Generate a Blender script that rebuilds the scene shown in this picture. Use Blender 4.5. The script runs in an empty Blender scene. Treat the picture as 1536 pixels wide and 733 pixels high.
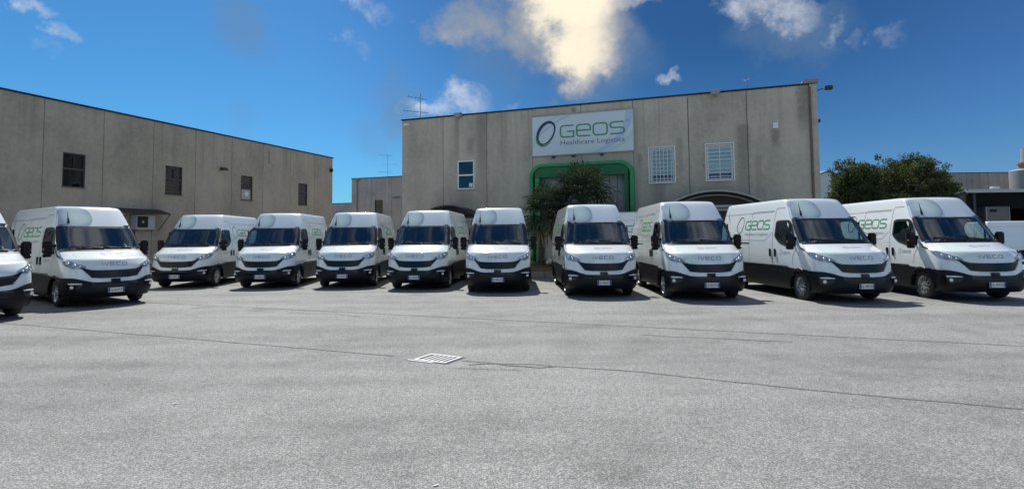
import bpy, bmesh, math, random
from math import sin, cos, pi, radians, sqrt, atan2
from mathutils import Vector, Matrix
random.seed(7)
S = bpy.context.scene
C = S.collection

# ------------------------------------------------------------------ camera
CAM_H, CAM_F, CAM_P, CAM_R = 1.703, 836.0, 0.056, -0.0103
cam = bpy.data.cameras.new('camera')
cam_o = bpy.data.objects.new('camera', cam); C.objects.link(cam_o)
F_ = Vector((0, cos(CAM_P), sin(CAM_P))); R0 = Vector((1, 0, 0)); U0 = Vector((0, -sin(CAM_P), cos(CAM_P)))
R_ = cos(CAM_R)*R0 + sin(CAM_R)*U0; U_ = -sin(CAM_R)*R0 + cos(CAM_R)*U0
mw = Matrix.Identity(4)
for i in range(3):
    mw[i][0] = R_[i]; mw[i][1] = U_[i]; mw[i][2] = -F_[i]
mw[2][3] = CAM_H
cam_o.matrix_world = mw
cam.sensor_fit = 'HORIZONTAL'; cam.sensor_width = 36.0
cam.lens = 36.0*CAM_F/1536.0
cam.shift_x = 0.0
cam.shift_y = (307.9-366.5)/1536.0
cam.clip_start = 0.1; cam.clip_end = 2000
S.camera = cam_o

# ------------------------------------------------------------------ light
SUN_EL, SUN_AZ = radians(53), radians(-14)      # azimuth from the view direction (+Y), negative = left
sun = bpy.data.lights.new('sun', 'SUN'); sun.energy = 4.2; sun.angle = radians(0.5); sun.color = (1.0, 0.95, 0.87)
sun_o = bpy.data.objects.new('sun', sun); C.objects.link(sun_o)
sd = Vector((sin(SUN_AZ)*cos(SUN_EL), cos(SUN_AZ)*cos(SUN_EL), sin(SUN_EL)))
sun_o.rotation_euler = sd.to_track_quat('Z', 'Y').to_euler()
sun_o.location = (0, 0, 40)
S.view_settings.view_transform = 'Standard'; S.view_settings.look = 'None'
S.view_settings.exposure = 0.45; S.view_settings.gamma = 1.0; S.view_settings.use_curve_mapping = False
S.cycles.max_bounces = 6; S.cycles.transparent_max_bounces = 12
S.cycles.use_denoising = True

def px_dir(x, y):
    d = F_ + (x-768.0)/CAM_F*R_ - (y-307.9)/CAM_F*U_
    return d.normalized()

# node helper -------------------------------------------------------
class NT:
    def __init__(s, tree): s.t = tree; s.t.nodes.clear()
    def n(s, typ, **kw):
        nd = s.t.nodes.new(typ)
        for k, v in kw.items():
            if k.startswith('i_'):
                nd.inputs[k[2:].replace('_', ' ')].default_value = v
            else: setattr(nd, k, v)
        return nd
    def l(s, a, b): s.t.links.new(a, b)
    def math(s, op, a, b=None, clamp=False):
        nd = s.t.nodes.new('ShaderNodeMath'); nd.operation = op; nd.use_clamp = clamp
        for i, v in enumerate((a, b)):
            if v is None: continue
            if isinstance(v, (int, float)): nd.inputs[i].default_value = v
            else: s.l(v, nd.inputs[i])
        return nd.outputs[0]
    def vmath(s, op, a, b=None):
        nd = s.t.nodes.new('ShaderNodeVectorMath'); nd.operation = op
        for i, v in enumerate((a, b)):
            if v is None: continue
            if isinstance(v, (tuple, list, Vector)): nd.inputs[i].default_value = v
            else: s.l(v, nd.inputs[i])
        return nd
    def mix(s, fac, a, b, blend='MIX'):
        nd = s.t.nodes.new('ShaderNodeMix'); nd.data_type = 'RGBA'; nd.blend_type = blend
        for v, k in ((fac, 0), (a, 6), (b, 7)):
            if isinstance(v, (int, float)): nd.inputs[k].default_value = v
            elif isinstance(v, tuple): nd.inputs[k].default_value = v if len(v) == 4 else (*v, 1)
            else: s.l(v, nd.inputs[k])
        return nd.outputs[2]
    def noise(s, vec, scale, detail=4, rough=.55, dist=0):
        nd = s.t.nodes.new('ShaderNodeTexNoise')
        nd.inputs['Scale'].default_value = scale; nd.inputs['Detail'].default_value = detail
        nd.inputs['Roughness'].default_value = rough; nd.inputs['Distortion'].default_value = dist
        if vec is not None: s.l(vec, nd.inputs['Vector'])
        return nd
    def ramp(s, fac, stops):
        nd = s.t.nodes.new('ShaderNodeValToRGB'); cr = nd.color_ramp
        while len(cr.elements) > 1: cr.elements.remove(cr.elements[-1])
        for i, (p, c) in enumerate(stops):
            if isinstance(c, (int, float)): c = (c, c, c)
            e = cr.elements[0] if i == 0 else cr.elements.new(p)
            e.position = p; e.color = (*c, 1)
        s.l(fac, nd.inputs[0]); return nd.outputs[0]
    def maprange(s, v, a, b, c=0., d=1.):
        nd = s.t.nodes.new('ShaderNodeMapRange'); nd.interpolation_type = 'SMOOTHSTEP'
        s.l(v, nd.inputs[0])
        for i, x in enumerate((a, b, c, d)): nd.inputs[i+1].default_value = x
        return nd.outputs[0]

# ------------------------------------------------------------------ sky
W = bpy.data.worlds.new('World'); S.world = W; W.use_nodes = True
t = NT(W.node_tree)
sky = t.n('ShaderNodeTexSky'); sky.sky_type = 'NISHITA'; sky.sun_disc = False
sky.sun_elevation = SUN_EL; sky.sun_rotation = SUN_AZ
sky.air_density = 1.0; sky.dust_density = 0.3; sky.ozone_density = 2.0
tc = t.n('ShaderNodeTexCoord')
D = t.vmath('NORMALIZE', tc.outputs['Generated']).outputs[0]
n1 = t.noise(D, 5.0, 6, .62)
n2 = t.noise(D, 19.0, 8, .66)
warp = t.vmath('SUBTRACT', n1.outputs['Color'], (.5, .5, .5)).outputs[0]
sc_ = t.n('ShaderNodeVectorMath', operation='SCALE'); t.l(warp, sc_.inputs[0]); sc_.inputs[3].default_value = .16
w2 = t.vmath('SUBTRACT', n2.outputs['Color'], (.5, .5, .5)).outputs[0]
sc2 = t.n('ShaderNodeVectorMath', operation='SCALE'); t.l(w2, sc2.inputs[0]); sc2.inputs[3].default_value = .06
DW = t.vmath('ADD', D, t.vmath('ADD', sc_.outputs[0], sc2.outputs[0]).outputs[0]).outputs[0]
# cloud banks: photo direction, half sizes (in photo pixels), density
def blobs(lst):
    acc = None
    for (x, y, a, b, k) in lst:
        c = px_dir(x, y)
        df = t.vmath('SUBTRACT', DW, tuple(c)).outputs[0]
        fr = CAM_F*(1.0+((x-768)/CAM_F)**2)**.5
        ml = t.vmath('MULTIPLY', df, (fr/a, fr/a*.8, fr/b)).outputs[0]
        ln = t.vmath('LENGTH', ml).outputs[1]
        m = t.maprange(ln, 1.25, .25, 0, k)
        acc = m if acc is None else t.math('MAXIMUM', acc, m)
    return acc
white = blobs([(62, 22, 34, 18, .8), (92, 60, 34, 22, .6), (78, 88, 26, 24, .45), (543, 14, 48, 26, .75), (522, 72, 36, 30, .62),
               (700, 150, 48, 34, .8), (655, 165, 62, 24, .75), (995, 138, 36, 14, .9),
               (762, 162, 30, 8, .6), (602, 18, 12, 10, .6),
               (1130, 14, 80, 38, .95), (1175, 30, 50, 34, .95), (1248, 38, 24, 24, .65), (1350, 34, 30, 24, .36), (1300, 42, 16, 24, .35), (965, 8, 46, 24, .7)])
big = blobs([(870, -10, 120, 80, 1.0), (868, 62, 92, 66, 1.0), (862, 118, 52, 42, .72), (800, 48, 80, 60, .8), (935, 70, 46, 60, .5), (705, 30, 95, 44, .66), (640, 32, 44, 22, .45)])
core = blobs([(875, 0, 75, 85, 1.0), (868, 70, 60, 62, .9)])
grey = blobs([(350, 55, 44, 42, .42), (604, 165, 40, 80, .5), (350, 182, 28, 26, .14), (752, 70, 60, 80, .32), (560, 215, 30, 40, .2), (890, 110, 90, 50, .4), (1180, 50, 90, 40, .4)])
tex = t.math('ADD', t.math('MULTIPLY', n1.outputs[0], .6), t.math('MULTIPLY', n2.outputs[0], .4))
def shape(b, k, off):
    return t.math('MULTIPLY', t.math('ADD', b, t.math('MULTIPLY', t.math('SUBTRACT', tex, off), 1.6)), k, )
wd = t.math('MULTIPLY', t.maprange(t.math('ADD', white, t.math('MULTIPLY', t.math('SUBTRACT', tex, .5), 2.4)), .22, 1.45), t.maprange(white, 0, .3))
bd = t.math('MULTIPLY', t.maprange(t.math('ADD', big, t.math('MULTIPLY', t.math('SUBTRACT', tex, .5), 1.5)), .12, .95), t.maprange(big, 0, .35))
gd = grey
# unseen scattered cloud beyond the frame, thickened to brighten the shaded fronts
gen = t.noise(D, 2.6, 7, .6)
sep = t.n('ShaderNodeSeparateXYZ'); t.l(D, sep.inputs[0])
outside = t.math('MAXIMUM', t.maprange(sep.outputs[2], .46, .62), t.maprange(sep.outputs[1], .5, .25))
rest = t.math('MULTIPLY', t.maprange(gen.outputs[0], .47, .64), outside)
skyd = t.mix(1.0, sky.outputs[0], (0.32, 0.81, 1.17), 'MULTIPLY')
lr = t.vmath('DOT_PRODUCT', D, tuple(px_dir(-250, 420))).outputs[1]
sepd = t.n('ShaderNodeSeparateXYZ'); t.l(D, sepd.inputs[0])
skyc = t.mix(t.math('MULTIPLY', t.maprange(lr, .98, .35), t.maprange(sepd.outputs[1], -.1, .5)), skyd, t.mix(1.0, skyd, (1.0, .74, .82), 'MULTIPLY'))
deep = t.vmath('SUBTRACT', D, tuple(px_dir(1060, -10))).outputs[0]
dl = t.vmath('LENGTH', t.vmath('MULTIPLY', deep, (1.55, 1.2, 2.3)).outputs[0]).outputs[1]
skyc = t.mix(t.maprange(dl, 1.1, .1), skyc, t.mix(1.0, skyc, (.42, .56, .58), 'MULTIPLY'))
bright = t.mix(t.maprange(n2.outputs[0], .35, .65), (5.6, 6.4, 7.6), (10.0, 10.0, 10.2))
cf = t.math('ADD', t.math('MULTIPLY', core, .9), t.math('MULTIPLY', t.math('SUBTRACT', tex, .5), 1.3))
cream = t.mix(t.maprange(cf, -.12, 1.0), (3.1, 3.7, 4.7), (12.6, 11.2, 8.8))
c1 = t.mix(gd, skyc, (1.9, 3.0, 4.4))
c2 = t.mix(t.math('MULTIPLY', wd, .85), c1, bright)
c3 = t.mix(t.math('MULTIPLY', rest, .88), c2, (9.6, 9.8, 10.2))
c4 = t.mix(bd, c3, cream)
bg = t.n('ShaderNodeBackground'); t.l(c4, bg.inputs[0]); bg.inputs[1].default_value = .062
wo = t.n('ShaderNodeOutputWorld'); t.l(bg.outputs[0], wo.inputs[0])

# ------------------------------------------------------------------ materials
def mat(name, col=(.5, .5, .5), rough=.5, metal=0., spec=.5, coat=0., build=None):
    m = bpy.data.materials.new(name); m.use_nodes = True
    n = NT(m.node_tree)
    b = n.n('ShaderNodeBsdfPrincipled'); o = n.n('ShaderNodeOutputMaterial'); n.l(b.outputs[0], o.inputs[0])
    b.inputs['Base Color'].default_value = (*col, 1); b.inputs['Roughness'].default_value = rough
    b.inputs['Metallic'].default_value = metal; b.inputs['Specular IOR Level'].default_value = spec
    b.inputs['Coat Weight'].default_value = coat; b.inputs['Coat Roughness'].default_value = .05
    if build: build(n, b, o)
    return m
def grain(scale, amt, bump=0., bscale=None, detail=4, vec=None):
    def f(n, b, o):
        tc = n.n('ShaderNodeTexCoord'); ns = n.noise(tc.outputs['Object'], scale, detail)
        col = b.inputs['Base Color'].default_value[:3]
        lo = tuple(c*(1-amt) for c in col); hi = tuple(min(1, c*(1+amt)) for c in col)
        n.l(n.mix(ns.outputs[0], lo, hi), b.inputs['Base Color'])
        if bump:
            n3 = n.noise(tc.outputs['Object'], bscale or scale*4, 3); bp = n.n('ShaderNodeBump'); bp.inputs['Strength'].default_value = bump
            bp.inputs['Distance'].default_value = .02; n.l(n3.outputs[0], bp.inputs['Height']); n.l(bp.outputs[0], b.inputs['Normal'])
    return f
M = {}
def paint(n, b, o):     # road dust low on the bodywork
    tc = n.n('ShaderNodeTexCoord'); sp = n.n('ShaderNodeSeparateXYZ'); n.l(tc.outputs['Object'], sp.inputs[0])
    ns = n.noise(tc.outputs['Object'], 3.0, 6, .65)
    low = n.maprange(sp.outputs[2], 1.25, .6)
    f = n.math('MULTIPLY', n.math('MULTIPLY', low, ns.outputs[0]), .35)
    n.l(n.mix(f, (.82, .87, .87), (.56, .56, .53)), b.inputs['Base Color'])
    n.l(n.math('ADD', n.math('MULTIPLY', ns.outputs[0], .12), .16), b.inputs['Roughness'])
M['paint'] = mat('van_paint', (.80, .83, .84), .22, coat=1.0, build=paint)
M['paint'].node_tree.nodes['Principled BSDF'].inputs['Coat Roughness'].default_value = .07
M['plastic'] = mat('black_plastic', (.008, .009, .012), .45, spec=.22, build=grain(6, .3, .1, 180))
M['gloss_black'] = mat('gloss_black', (.008, .008, .009), .15)
M['seal'] = mat('seal_black', (.012, .012, .013), .5)
M['seam'] = mat('panel_gap', (.16, .17, .17), .6)
M['tyre'] = mat('tyre_rubber', (.022, .022, .023), .8, build=grain(14, .3, .2, 90))
M['rim'] = mat('wheel_silver', (.62, .63, .64), .32, metal=.85)
M['hole'] = mat('wheel_dark', (.012, .012, .012), .7)
M['chrome'] = mat('lamp_silver', (.75, .78, .80), .18, metal=.9)
M['lamp_dark'] = mat('lamp_housing', (.46, .48, .50), .25, metal=.6)
M['lens'] = mat('lamp_lens', (.75, .77, .78), .12)
M['interior'] = mat('cab_lining', (.10, .105, .11), .8)
M['seat'] = mat('seat_fabric', (.045, .048, .055), .9, build=grain(30, .4))
M['print_grey'] = mat('print_grey', (.30, .34, .40), .35)
M['print_light'] = mat('print_light_grey', (.36, .40, .40), .35)
M['print_green'] = mat('print_green', (.07, .30, .10), .35)
M['print_navy'] = mat('print_navy', (.035, .04, .12), .35)
M['plate'] = mat('plate_white', (.75, .75, .72), .4)
M['plate_blue'] = mat('plate_blue', (.03, .06, .32), .4)
M['orange'] = mat('orange_plastic', (.7, .2, .03), .4)
M['red_lens'] = mat('red_lamp', (.4, .01, .01), .2)
def wrapm(n, b, o):     # printed pale green bubble, denser to its right rim
    tc = n.n('ShaderNodeTexCoord'); sp = n.n('ShaderNodeSeparateXYZ'); n.l(tc.outputs['Object'], sp.inputs[0])
    x = n.math('DIVIDE', n.math('ADD', sp.outputs[0], .42), .35)
    z = n.math('DIVIDE', n.math('SUBTRACT', sp.outputs[2], 2.36), .27)
    r = n.math('POWER', n.math('ADD', n.math('MULTIPLY', x, x), n.math('MULTIPLY', z, z)), .5)
    n.l(n.ramp(r, [(0, (.70, .80, .77)), (.6, (.58, .72, .69)), (.88, (.46, .58, .60)), (1, (.40, .46, .54))]), b.inputs['Base Color'])
M['bubble'] = mat('livery_bubble', (.5, .65, .6), .22, coat=.5, build=wrapm)
M['tint'] = mat('livery_tint', (.71, .81, .77), .22, coat=.5)
M['tint2'] = mat('livery_green', (.40, .55, .46), .25, coat=.5)
def glassm(name, tint, refl=1.0, rough=0.0):
    m = bpy.data.materials.new(name); m.use_nodes = True; n = NT(m.node_tree)
    o = n.n('ShaderNodeOutputMaterial'); tr = n.n('ShaderNodeBsdfTransparent'); tr.inputs[0].default_value = (*tint, 1)
    gl = n.n('ShaderNodeBsdfGlossy'); gl.inputs['Roughness'].default_value = rough; gl.inputs[0].default_value = (.9, .95, 1, 1)
    ge = n.n('ShaderNodeNewGeometry'); dt = n.vmath('DOT_PRODUCT', ge.outputs['Normal'], ge.outputs['Incoming']).outputs[1]
    sch = n.math('POWER', n.math('SUBTRACT', 1.0, n.math('ABSOLUTE', dt)), 5.0)
    mx = n.n('ShaderNodeMixShader'); n.l(n.math('ADD', n.math('MULTIPLY', sch, 1-.045*refl), .045*refl, True), mx.inputs[0])
    n.l(tr.outputs[0], mx.inputs[1]); n.l(gl.outputs[0], mx.inputs[2]); n.l(mx.outputs[0], o.inputs[0]); return m
M['glass'] = glassm('windscreen_glass', (.50, .66, .70), 3.0)
M['side_glass'] = glassm('side_window_glass', (.42, .50, .50), .75)
M['clear'] = glassm('lamp_cover', (.85, .88, .9), 1.3)
M['pane'] = glassm('building_glass', (.30, .36, .38), 1.6)
M['pane_clear'] = glassm('clear_building_glass', (.88, .92, .92), 1.3)

def leafy(base, k=.35):
    def f(n, b, o):
        grain(1.6, .45)(n, b, o)
        tl = n.n('ShaderNodeBsdfTranslucent'); tl.inputs[0].default_value = (base[0]*2.0, base[1]*2.2, base[2]*1.2, 1)
        mx = n.n('ShaderNodeMixShader'); mx.inputs[0].default_value = k
        n.l(b.outputs[0], mx.inputs[1]); n.l(tl.outputs[0], mx.inputs[2]); n.l(mx.outputs[0], o.inputs[0])
    return f
def concrete(base, seed, streak=.5, stains=None):
    def f(n, b, o):
        ge = n.n('ShaderNodeNewGeometry'); P = n.n('ShaderNodeVectorMath', operation='ADD'); n.l(ge.outputs['Position'], P.inputs[0]); P.inputs[1].default_value = (seed, seed*.7, 0)
        mp = n.vmath('MULTIPLY', P.outputs[0], (1.3, 1.3, .16)).outputs[0]
        st = n.noise(mp, 1.0, 6, .65)
        cl = n.noise(P.outputs[0], .55, 5, .6); fi = n.noise(P.outputs[0], 34, 3, .7); mid = n.noise(P.outputs[0], 5, 5, .7)
        oi = n.n('ShaderNodeObjectInfo')
        v = n.math('ADD', n.math('MULTIPLY', st.outputs[0], streak*.8), n.math('MULTIPLY', cl.outputs[0], .62))
        v = n.math('ADD', v, n.math('MULTIPLY', mid.outputs[0], .40))
        v = n.math('ADD', v, n.math('MULTIPLY', fi.outputs[0], .30))
        v = n.math('ADD', v, n.math('MULTIPLY', n.math('SUBTRACT', oi.outputs['Random'], .5), .07))
        d = tuple(c*.62 for c in base); l = tuple(c*1.22 for c in base)
        c1 = n.ramp(v, [(.54, d), (.82, base), (1.0, l)])
        # rain streaks running down from the coping
        sp = n.n('ShaderNodeSeparateXYZ'); n.l(ge.outputs['Position'], sp.inputs[0])
        mp2 = n.vmath('MULTIPLY', P.outputs[0], (1.7, 1.7, .035)).outputs[0]
        s2 = n.noise(mp2, 1.0, 4, .7)
        top = n.maprange(sp.outputs[2], 4.2, 8.2)
        sm = n.math('MULTIPLY', n.maprange(s2.outputs[0], .52, .72), n.math('ADD', n.math('MULTIPLY', top, .40), .10))
        c2 = n.mix(sm, c1, tuple(c*.42 for c in base))
        if stains:
            sx = n.vmath('DOT_PRODUCT', n.vmath('SUBTRACT', ge.outputs['Position'], (-6.01, 30.371, 0)).outputs[0], (.944, -.330, 0)).outputs[1]
            wob = n.math('ADD', sx, n.math('MULTIPLY', n.math('SUBTRACT', mid.outputs[0], .5), .5)); acc = None
            for (tx, hw, za, zb, k) in stains:
                g1 = n.maprange(n.math('ABSOLUTE', n.math('SUBTRACT', wob, tx)), hw, hw*.2, 0, k)
                g2 = n.math('MULTIPLY', n.maprange(sp.outputs[2], za, za+(zb-za)*.6), n.maprange(sp.outputs[2], zb+.15, zb-.15))
                q = n.math('MULTIPLY', g1, g2); acc = q if acc is None else n.math('MAXIMUM', acc, q)
            c2 = n.mix(n.math('MULTIPLY', acc, n.math('ADD', mid.outputs[0], .4)), c2, tuple(c*.48 for c in base))
        n.l(c2, b.inputs['Base Color'])
        bp = n.n('ShaderNodeBump'); bp.inputs['Strength'].default_value = .5; bp.inputs['Distance'].default_value = .012
        n.l(n.math('ADD', fi.outputs[0], mid.outputs[0]), bp.inputs['Height']); n.l(bp.outputs[0], b.inputs['Normal'])
    return f
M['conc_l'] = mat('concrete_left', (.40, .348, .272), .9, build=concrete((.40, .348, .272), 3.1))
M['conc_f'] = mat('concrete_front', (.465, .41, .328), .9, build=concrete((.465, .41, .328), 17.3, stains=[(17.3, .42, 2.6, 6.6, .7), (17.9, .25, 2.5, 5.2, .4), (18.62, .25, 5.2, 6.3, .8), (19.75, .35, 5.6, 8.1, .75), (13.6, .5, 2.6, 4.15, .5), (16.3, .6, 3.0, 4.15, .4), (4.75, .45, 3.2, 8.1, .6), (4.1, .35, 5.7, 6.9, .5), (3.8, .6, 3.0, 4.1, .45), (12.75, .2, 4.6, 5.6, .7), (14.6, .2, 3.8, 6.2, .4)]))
M['conc_far'] = mat('concrete_far', (.36, .335, .31), .9, build=concrete((.36, .335, .31), 41.))
M['joint'] = mat('joint_sealant', (.26, .25, .235), .9)
M['coping'] = mat('coping_metal', (.03, .035, .045), .4, metal=.3)
M['roofing'] = mat('roofing_felt', (.10, .10, .10), .9, build=grain(3, .3))
M['frame_dark'] = mat('window_frame_brown', (.045, .034, .045), .5, build=grain(8, .3))
M['frame_mid'] = mat('window_bar_grey', (.10, .10, .11), .5)
M['frame_white'] = mat('window_frame_white', (.78, .78, .76), .5, build=grain(8, .1))
M['blind'] = mat('blind_slats', (.50, .56, .55), .6)
M['dark'] = mat('room_dark', (.02, .02, .022), .9)
M['brick_red'] = mat('red_boxes', (.42, .04, .05), .6)
M['portal'] = mat('portal_green', (.04, .30, .10), .4, build=grain(2.5, .25))
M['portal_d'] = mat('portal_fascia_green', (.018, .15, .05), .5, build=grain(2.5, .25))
M['clad_grey'] = mat('grey_cladding', (.36, .365, .355), .6, build=grain(3, .15))
M['light_metal'] = mat('galvanised', (.45, .45, .43), .45, metal=.6, build=grain(9, .2))
M['awn'] = mat('awning_brown', (.055, .042, .042), .7, build=grain(4, .3))
M['awn_edge'] = mat('awning_edge', (.38, .38, .36), .5)
M['soil'] = mat('planter_soil', (.13, .095, .065), .95, build=grain(5, .5, .8, 22))
M['kerb'] = mat('kerb_concrete', (.30, .28, .25), .9, build=grain(7, .3, .4, 50))
M['stone'] = mat('pale_stone', (.6, .59, .57), .8, build=grain(6, .2, .4, 30))
M['palm'] = mat('palm_leaf', (.060, .078, .046), .95, spec=.03, build=leafy((.045, .06, .035), .06))
M['palm_dry'] = mat('palm_leaf_dry', (.17, .145, .10), .7, build=grain(3, .4))
M['palm_trunk'] = mat('palm_trunk', (.07, .055, .042), .95, build=grain(9, .5, 1., 40))
M['bark'] = mat('bark', (.08, .06, .045), .95, build=grain(9, .4, 1., 40))
M['leaf'] = mat('tree_leaf', (.065, .08, .03), .7, spec=.2, build=leafy((.075, .09, .032), .24))
M['leaf2'] = mat('tree_leaf_dark', (.045, .062, .026), .7, spec=.2, build=leafy((.045, .06, .026), .16))
M['tank'] = mat('tank_grey', (.30, .31, .31), .5, build=grain(1.5, .15))
M['rust'] = mat('rust_orange', (.34, .17, .10), .7, build=grain(3, .4))
M['white_wall'] = mat('white_render', (.62, .66, .64), .8, build=grain(2, .08))
M['ac'] = mat('ac_casing', (.42, .42, .40), .6, build=grain(6, .12))
M['steel_dark'] = mat('dark_steel', (.05, .05, .055), .5, metal=.4)
M['grate'] = mat('grate_galvanised', (.62, .63, .65), .45, metal=.2, build=grain(30, .1))
M['alum'] = mat('antenna_aluminium', (.16, .17, .18), .6, metal=.2)
M['light_glass'] = mat('floodlight_glass', (.30, .31, .32), .3)
def asph(n, b, o):
    ge = n.n('ShaderNodeNewGeometry'); P = ge.outputs['Position']
    fine = n.noise(P, 125, 2, .6); med = n.noise(P, 52, 3, .65); spk = n.n('ShaderNodeTexVoronoi'); n.l(P, spk.inputs[0]); spk.inputs['Scale'].default_value = 85
    big = n.noise(P, .22, 5, .6); mid = n.noise(P, 1.6, 5, .6)
    rot = n.n('ShaderNodeMapping'); n.l(P, rot.inputs[0]); rot.inputs['Rotation'].default_value = (0, 0, radians(21)); rot.inputs['Scale'].default_value = (.12, 1.1, 1)
    lane = n.noise(rot.outputs[0], 1.0, 5, .6); cg = n.noise(P, 17, 3, .7)
    v = n.math('ADD', n.math('MULTIPLY', fine.outputs[0], .50), n.math('MULTIPLY', med.outputs[0], .34))
    v = n.math('ADD', v, n.math('MULTIPLY', spk.outputs['Distance'], .26))
    v = n.math('ADD', v, n.math('MULTIPLY', n.math('SUBTRACT', cg.outputs[0], .5), .20))
    tone = n.math('ADD', n.math('MULTIPLY', big.outputs[0], .5), n.math('ADD', n.math('MULTIPLY', lane.outputs[0], .5), n.math('MULTIPLY', mid.outputs[0], .4)))
    c = n.ramp(v, [(.36, (.056, .058, .057)), (.52, (.160, .165, .160)), (.66, (.39, .396, .382))])
    tm = n.ramp(tone, [(.54, .70), (.68, .94), (.82, 1.14)])
    # polished tyre tracks and old drips
    tr = n.n('ShaderNodeMapping'); n.l(P, tr.inputs[0]); tr.inputs['Rotation'].default_value = (0, 0, radians(-12)); tr.inputs['Scale'].default_value = (.05, .9, 1)
    trk = n.noise(tr.outputs[0], 1.3, 4, .55, .6); st = n.n('ShaderNodeTexVoronoi'); n.l(P, st.inputs[0]); st.inputs['Scale'].default_value = .55; st.inputs['Randomness'].default_value = 1
    sj = n.math('ADD', st.outputs['Distance'], n.math('MULTIPLY', mid.outputs[0], .25))
    tm = n.mix(n.math('MULTIPLY', n.maprange(trk.outputs[0], .56, .66), .45), tm, (.78, .78, .79))
    tm = n.mix(n.math('MULTIPLY', n.maprange(sj, .34, .20), .6), tm, (.62, .61, .60))
    n.l(n.mix(1.0, c, tm, 'MULTIPLY'), b.inputs['Base Color'])
    bp = n.n('ShaderNodeBump'); bp.inputs['Strength'].default_value = .55; bp.inputs['Distance'].default_value = .006
    n.l(v, bp.inputs['Height']); n.l(bp.outputs[0], b.inputs['Normal'])
M['asphalt'] = mat('asphalt_old', (.2, .2, .2), .85, spec=.3, build=asph)
M['asphalt_crack'] = mat('asphalt_crack', (.14, .138, .133), .95, spec=.1, build=grain(12, .5))
M['asphalt_patch'] = mat('asphalt_patch', (.165, .164, .158), .9, spec=.2, build=grain(40, .5))

# ------------------------------------------------------------------ mesh helpers
def mkmesh(name, verts, faces, mats, mi=None, smooth=False, merge=0, autosm=None):
    me = bpy.data.meshes.new(name); me.from_pydata([tuple(v) for v in verts], [], faces)
    for m in (mats if isinstance(mats, (list, tuple)) else [mats]): me.materials.append(M[m] if isinstance(m, str) else m)
    if mi: me.polygons.foreach_set('material_index', mi)
    if merge:
        bm = bmesh.new(); bm.from_mesh(me); bmesh.ops.remove_doubles(bm, verts=bm.verts, dist=merge)
        bmesh.ops.recalc_face_normals(bm, faces=bm.faces); bm.to_mesh(me); bm.free()
    if smooth:
        me.polygons.foreach_set('use_smooth', [True]*len(me.polygons))
        if autosm: me.set_sharp_from_angle(angle=radians(autosm))
    me.update(); return me
def link(name, me, parent=None, loc=None, rz=None):
    o = bpy.data.objects.new(name, me); C.objects.link(o)
    if parent: o.parent = parent
    if loc is not None: o.location = loc
    if rz is not None: o.rotation_euler = (0, 0, rz)
    return o
def tag(o, label=None, cat=None, group=None, kind=None):
    if label: o['label'] = label
    if cat: o['category'] = cat
    if group: o['group'] = group
    if kind: o['kind'] = kind
    return o
def empty(name, loc=(0, 0, 0), rz=0): return link(name, None, None, loc, rz)
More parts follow.
